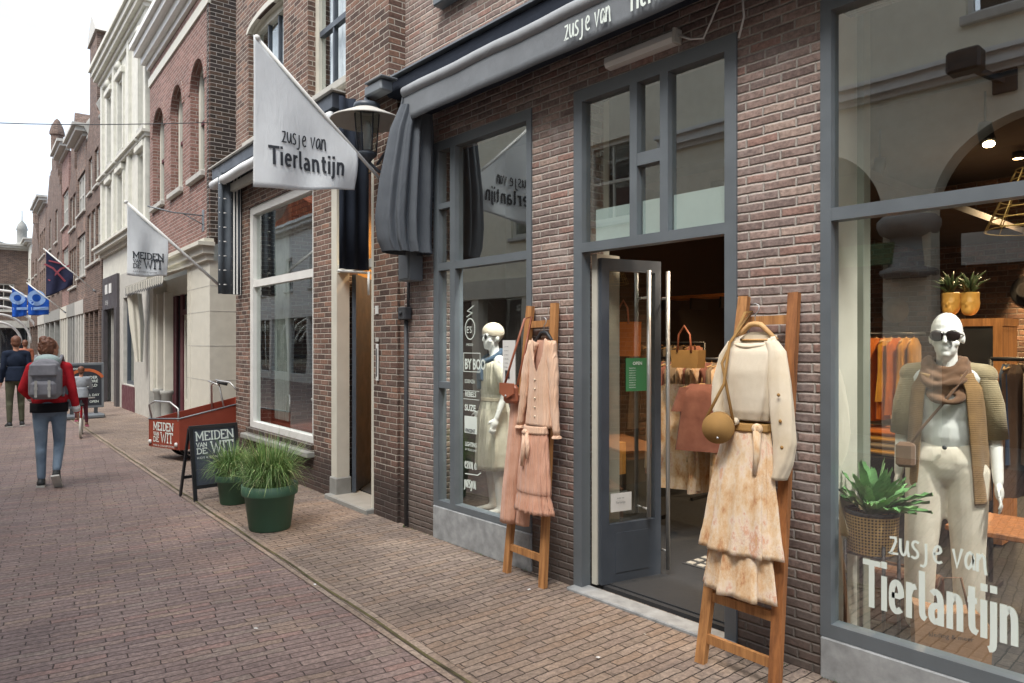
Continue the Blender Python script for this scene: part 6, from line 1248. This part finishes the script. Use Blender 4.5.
m = MB()
for i in range(7):
    for j in range(5): m.box(-.25 + i * .085, -.25 + i * .085 + .05, -.2 + j * .09, -.2 + j * .09 + .05, 0, .006)
m.build('studs', M['white_gr'], mt); MB().box(-.27, .34, -.22, .24, -.004, .0).build('plate', M['iron'], mt)
dm = MB().bbox(-3.12, -2.1, 3.5, 4.2, .031, .040, .003).build('door_mat', M['floor_dark']); tag(dm, 'dark grey mat on the floor in the open doorway', 'mat')
# plant in a cane basket on a black stand
q = P(872, 513, 3.56)
st = thing('plant_stand', 'thin black metal plant stand inside the wide window', 'stand', (q[0], 3.56, .09)); zz = P(872, 552, 3.56)[2] - .09
m = MB()
for k in range(4): a = PI / 4 + k * PI / 2; m.tube([(.125 * math.cos(a), .125 * math.sin(a), 0), (.125 * math.cos(a), .125 * math.sin(a), zz + .06)], .009, 6)
m.tube([(.125 * math.cos(PI / 4 + k * PI / 2), .125 * math.sin(PI / 4 + k * PI / 2), zz) for k in (0, 1, 2, 3, 0)], .008, 6); m.build('stand_frame', M['black'], st)
def cane():
    t = NT('cane_webbing'); uv = t.uvn.outputs['UV']; v = t.n('ShaderNodeTexVoronoi'); v.inputs['Scale'].default_value = 70; v.inputs['Randomness'].default_value = 0; t.t.links.new(uv, v.inputs[0])
    c = t.mix(t.maprange(v.outputs[0], .28, .36), lin('#2c2118'), lin('#c09a62')); return t.bsdf(c, .6, t.bump(v.outputs[0], .003, .6))
bk = thing('cane_basket', 'woven cane basket planter with black rim on the stand', 'planter', (q[0], 3.56, .09 + zz + .005)); hb_ = P(872, 514, 3.56)[2] - P(872, 552, 3.56)[2]
o = MB().lathe([(.105, 0), (.108, .005), (.118, hb_ - .01), (.118, hb_), (.10, hb_), (.10, hb_ * .8)], n=40).build('basket', cane(), bk); uv = o.data.uv_layers[0]
for p_ in o.data.polygons:
    for li in p_.loop_indices: c = o.data.vertices[o.data.loops[li].vertex_index].co; a = math.atan2(c.y, c.x); m_ = math.atan2(p_.center.y, p_.center.x); a = m_ + ((a - m_ + PI) % (2 * PI) - PI); uv.data[li].uv = (a * .11, c.z)
MB().lathe([(.12, 0), (.122, .015), (.112, .018)], (0, 0, hb_), 32, cap=False).build('rim', M['black'], bk); MB().lathe([(.11, 0), (.01, .01)], (0, 0, hb_ * .85), 20, cap=False).build('soil', M['soil'], bk)
fn = thing('leafy_plant', 'bright green wavy leaved plant in the cane basket', 'plant', (q[0], 3.56, .09 + zz + hb_ * .9)); rnd = random.Random(4)
M['leaf'] = paint('leaf_green', '#6b9c60', .45, .3, scale=10); M['leaf2'] = paint('leaf_light', '#93b97e', .45, .3, scale=10)
for mt_, cnt in (('leaf', 46), ('leaf2', 22)):
    for kk in range(cnt):
        m = MB(); a = rnd.uniform(0, 2 * PI); el = rnd.uniform(.55, 1.45); L_ = rnd.uniform(.16, .29); W_ = rnd.uniform(.02, .034); d = Vector((math.cos(a), math.sin(a), 0)); sdv = Vector((-d.y, d.x, 0)); ph = rnd.random() * 6; N = 9; vs = []
        for j in range(N + 1):
            t = j / N; bend = el - t * 1.0; r_ = L_ * t; pnt = d * (r_ * math.cos(el) * (1 + .3 * t)) + Vector((0, 0, r_ * math.sin(el) - .12 * t * t * L_ * 3 * (1.4 - el))); w_ = W_ * math.sin(PI * min(.97, .08 + t * .9)) ** .7; wv = .008 * math.sin(j * 2.6 + ph)
            vs += [pnt - sdv * w_ + Vector((0, 0, .010 + wv)), pnt, pnt + sdv * w_ + Vector((0, 0, .010 - wv))]
        m.add(vs, [(3 * j + i, 3 * j + i + 1, 3 * j + i + 4, 3 * j + i + 3) for j in range(N) for i in (0, 1)], True); m.build('leaf', M[mt_], fn)
# shelf unit, head pots, hats, paper bag, suitcase, wire lamp, bench
a = P(955, 319, 6.4); b = P(996, 319, 6.4)
su = thing('shelf_unit', 'black cupboard with an orange wooden top behind the mannequin', 'cupboard', (a[0], 6.4, 0)); Wc = b[0] - a[0]; top = a[2]
MB().box(-.15, Wc + .05, 0, .4, top - .06, top).build('top', M['oak'], su); MB().box(-.1, Wc - .02, .02, .4, .05, top - .06).build('carcass', M['black'], su); MB().box(Wc - .02, Wc + .04, .0, .4, .05, top - .06).build('side', M['oak'], su)
M['dark_leaf'] = paint('leaf_dark', '#3b5236', .5, .3); M['head_gold'] = paint('planter_gold', '#c8a45c', .5, .15)
for k, (px, l) in enumerate(((951, 'left of the two golden face planters on the cupboard'), (970, 'right of the two golden face planters on the cupboard'))):
    q = P(px, 316, 6.5); hp = thing('face_planter', l, 'planter', q, 0)
    m = MB().ell((0, 0, .10), (.07, .075, .10), 16).ell((0, -.05, .05), (.05, .04, .05), 12).ell((0, -.085, .09), (.012, .02, .025), 8).ell((0, -.07, .045), (.022, .015, .008), 8).ell((.028, -.062, .11), (.016, .012, .008), 8).ell((-.028, -.062, .11), (.016, .012, .008), 8).lathe([(.065, .12), (.068, .19)], n=16); m.build('pot', M['head_gold'], hp, fuse=.008)
    m = MB(); rnd = random.Random(k)
    for j in range(26): an = rnd.uniform(0, 2 * PI); e = rnd.uniform(.5, 1.4); L_ = rnd.uniform(.12, .26); m.tube([(0, 0, .17), (L_ * .5 * math.cos(an) * math.cos(e), L_ * .5 * math.sin(an) * math.cos(e), .17 + L_ * .6 * math.sin(e)), (L_ * math.cos(an) * math.cos(e), L_ * math.sin(an) * math.cos(e), .17 + L_ * math.sin(e) * .8)], [.008, .011, .002], 5)
    m.build('foliage', M['dark_leaf'], hp)
for px, py, r_, c, l in ((875, 309, .12, 'sand', 'round straw hat hanging on the brown brick wall at the left'), (1013, 288, .13, 'black', 'dark round hat hanging on the brown brick wall at the right')):
    q = P(px, py, 8.6); h = thing('hat', l, 'hat', (q[0], 9.14, q[2] + .0)); m = MB(); 
    m.tube([(0, .05, 0), (0, .035, 0), (0, .03, 0), (0, -.05, 0), (0, -.07, 0)], [r_ * 1.3, r_ * 1.3, r_ * .8, r_ * .7, r_ * .4], 24); m.build('crown', CL[c], h)
pb_ = thing('paper_bag', 'brown paper carrier bag with twisted handles at the mannequin feet', 'bag', (P(950, 650, 3.75)[0], 3.75, .09), .5); M['kraft'] = paint('kraft_paper', '#a07a5c', .85, .1, bump=.5)
MB().prism([(-.15, 0), (.15, 0), (.16, .2), (.10, .27), (-.05, .25), (-.16, .28)], 'y', -.06, .06).build('bag_body', M['kraft'], pb_); MB().tube([(-.08, -.06, .25), (-.05, -.07, .42), (.03, -.07, .43), (.07, -.06, .25)], .006, 6).build('handle', M['scarf'], pb_); tx = MB(); typed(tx, 'kleding & meer', lambda s_, t, l: (-.10 + s_, -.061 - l, t), .022, 0, .14); tx.build('print', M['dark_vinyl'], pb_)
sc_ = thing('suitcase', 'old brown leather suitcase on the window floor', 'suitcase', (P(895, 610, 4.1)[0], 4.1, .09), .1); MB().bbox(-.22, .22, -.08, .08, 0, .28, .015).build('case', paint('case_brown', '#6a4230', .6, .15, bump=.4), sc_); MB().tube([(-.06, -.0, .28), (-.05, 0, .31), (.05, 0, .31), (.06, 0, .28)], .008, 6).build('handle', M['scarf'], sc_)
wl_ = thing('wire_lamp', 'wire cage pendant lamp in the upper right of the wide window', 'lamp', P(1040, 128, 4.3)); m = MB()
for k in range(7): z = -.05 - k * .05; r_ = .10 + .022 * k; m.tube([(r_ * math.cos(2 * PI * j / 28), r_ * math.sin(2 * PI * j / 28), z - .15) for j in range(29)], .003, 4, cap=False)
for k in range(12): an = 2 * PI * k / 12; m.tube([(.10 * math.cos(an), .10 * math.sin(an), -.2), (.235 * math.cos(an), .235 * math.sin(an), -.5)], .003, 4)
m.build('wire_cage', M['head_gold'], wl_); MB().tube([(0, 0, -.2), (0, 0, 1.2)], .004, 6).build('cord', M['black'], wl_)
bn_ = thing('display_bench', 'low wooden bench with folded clothes and cushion at the right of the window', 'bench', (P(1010, 520, 4.5)[0], 4.5, .09)); zb2 = P(1010, 527, 4.5)[2] - .09
MB().bbox(-.25, .9, -.2, .3, zb2 - .03, zb2, .005).build('top', M['oak_old'], bn_); m = MB()
for x in (-.22, .85):
    for y in (-.17, .27): m.box(x, x + .03, y, y + .03, 0, zb2 - .03)
m.build('legs', M['black'], bn_)
fo_ = thing('folded_clothes', 'pile of folded mustard tops below the orange rack', 'clothes', (P(880, 452, 5.9)[0], 5.9, .03)); z = P(880, 452, 5.9)[2]
for k, c in enumerate(('yellow', 'sand', 'yellow', 'orange')): MB().bbox(-.3 + .01 * k, .3 - .01 * k, -.18, .18, z - .03 + k * .05, z + .015 + k * .05, .018).build('folded_top', CL[c], fo_)
MB().box(-.4, .4, -.25, .25, 0, z - .035).build('plinth', M['black'], fo_)
# things in the gift shop
gt = thing('stool', 'small pale stool shown in the gift shop window', 'stool', (-8.35, 4.1, .55)); MB().lathe([(.15, .32), (.16, .35), (.14, .36)], n=20).build('seat', M['white'], gt)
for k in range(4): a = k * PI / 2 + .5; MB().tube([(.17 * math.cos(a), .17 * math.sin(a), 0), (.11 * math.cos(a), .11 * math.sin(a), .33)], .012, 8).build('leg', M['pine'], gt)
te = thing('toy_horse', 'brown soft toy animal in the gift shop window', 'toy', (-8.0, 4.0, .57)); MB().ell((0, 0, .2), (.09, .14, .10), 14).ell((0, -.14, .33), (.06, .07, .07), 12).cap((.05, -.08, .14), (.06, -.1, .0), .03, .025).cap((-.05, -.08, .14), (-.06, -.1, .0), .03, .025).cap((.05, .08, .14), (.06, .1, .0), .03, .025).cap((-.05, .08, .14), (-.06, .1, .0), .03, .025).ell((.04, -.12, .41), (.02, .01, .035)).ell((-.04, -.12, .41), (.02, .01, .035)).build('plush', fabric('plush_brown', '#8a6a48'), te, fuse=.012)
tbag = tote('dark string bag hanging just inside the gift shop door', 367, 330, 4.2, .14, .3, 'brown')

# ------------------------------------------------------------------ small litter and weeds
rnd = random.Random(11)
for i, (px, py, l) in enumerate(((598, 658, 'white paper scrap on the sidewalk in front of the shop door'), (529, 590, 'white paper scrap on the sidewalk by the left ladder'), (315, 585, 'pale scrap lying beside the gutter line'), (256, 629, 'pale scrap on the street bricks near the bottom'))):
    k = (px - 512) / 710.; d = 710 * 1.59 / (py - 343); c_ = (-d * CC + d * k * SS, d * SS + d * k * CC, .013)
    o = MB().add([(-.011, -.008, 0), (.012, -.006, .002), (.010, .009, .004), (-.009, .007, .001), (0, .0, .006)], [(0, 1, 4), (1, 2, 4), (2, 3, 4), (3, 0, 4)]).build('paper_scrap', M['white']); o.location = c_; o.rotation_euler = (0, 0, i * 1.3); tag(o, l, 'litter')
wd = MB()
for k in range(260):
    t = rnd.random(); X = -5.25 - .02 * rnd.random() if t < .15 else rnd.choice([rnd.uniform(-5.3, -3.3), rnd.uniform(-2.0, -.9), rnd.uniform(-9.2, -6.9)])
    Y = (F - .02 if X > -5.42 else ym(X) - .02) + rnd.uniform(-.015, .0); h = rnd.uniform(.008, .03); a = rnd.uniform(0, 6.3); dx, dy = .012 * math.cos(a), -.012 * abs(math.sin(a))
    wd.add([(X - .002, Y, .004), (X + .002, Y, .004), (X + dx, Y + dy, .004 + h)], [(0, 1, 2)])
o = wd.build('weeds', M['grass_a']); tag(o, 'sparse tiny green weeds along the foot of the brick walls', 'weeds', kind='stuff')
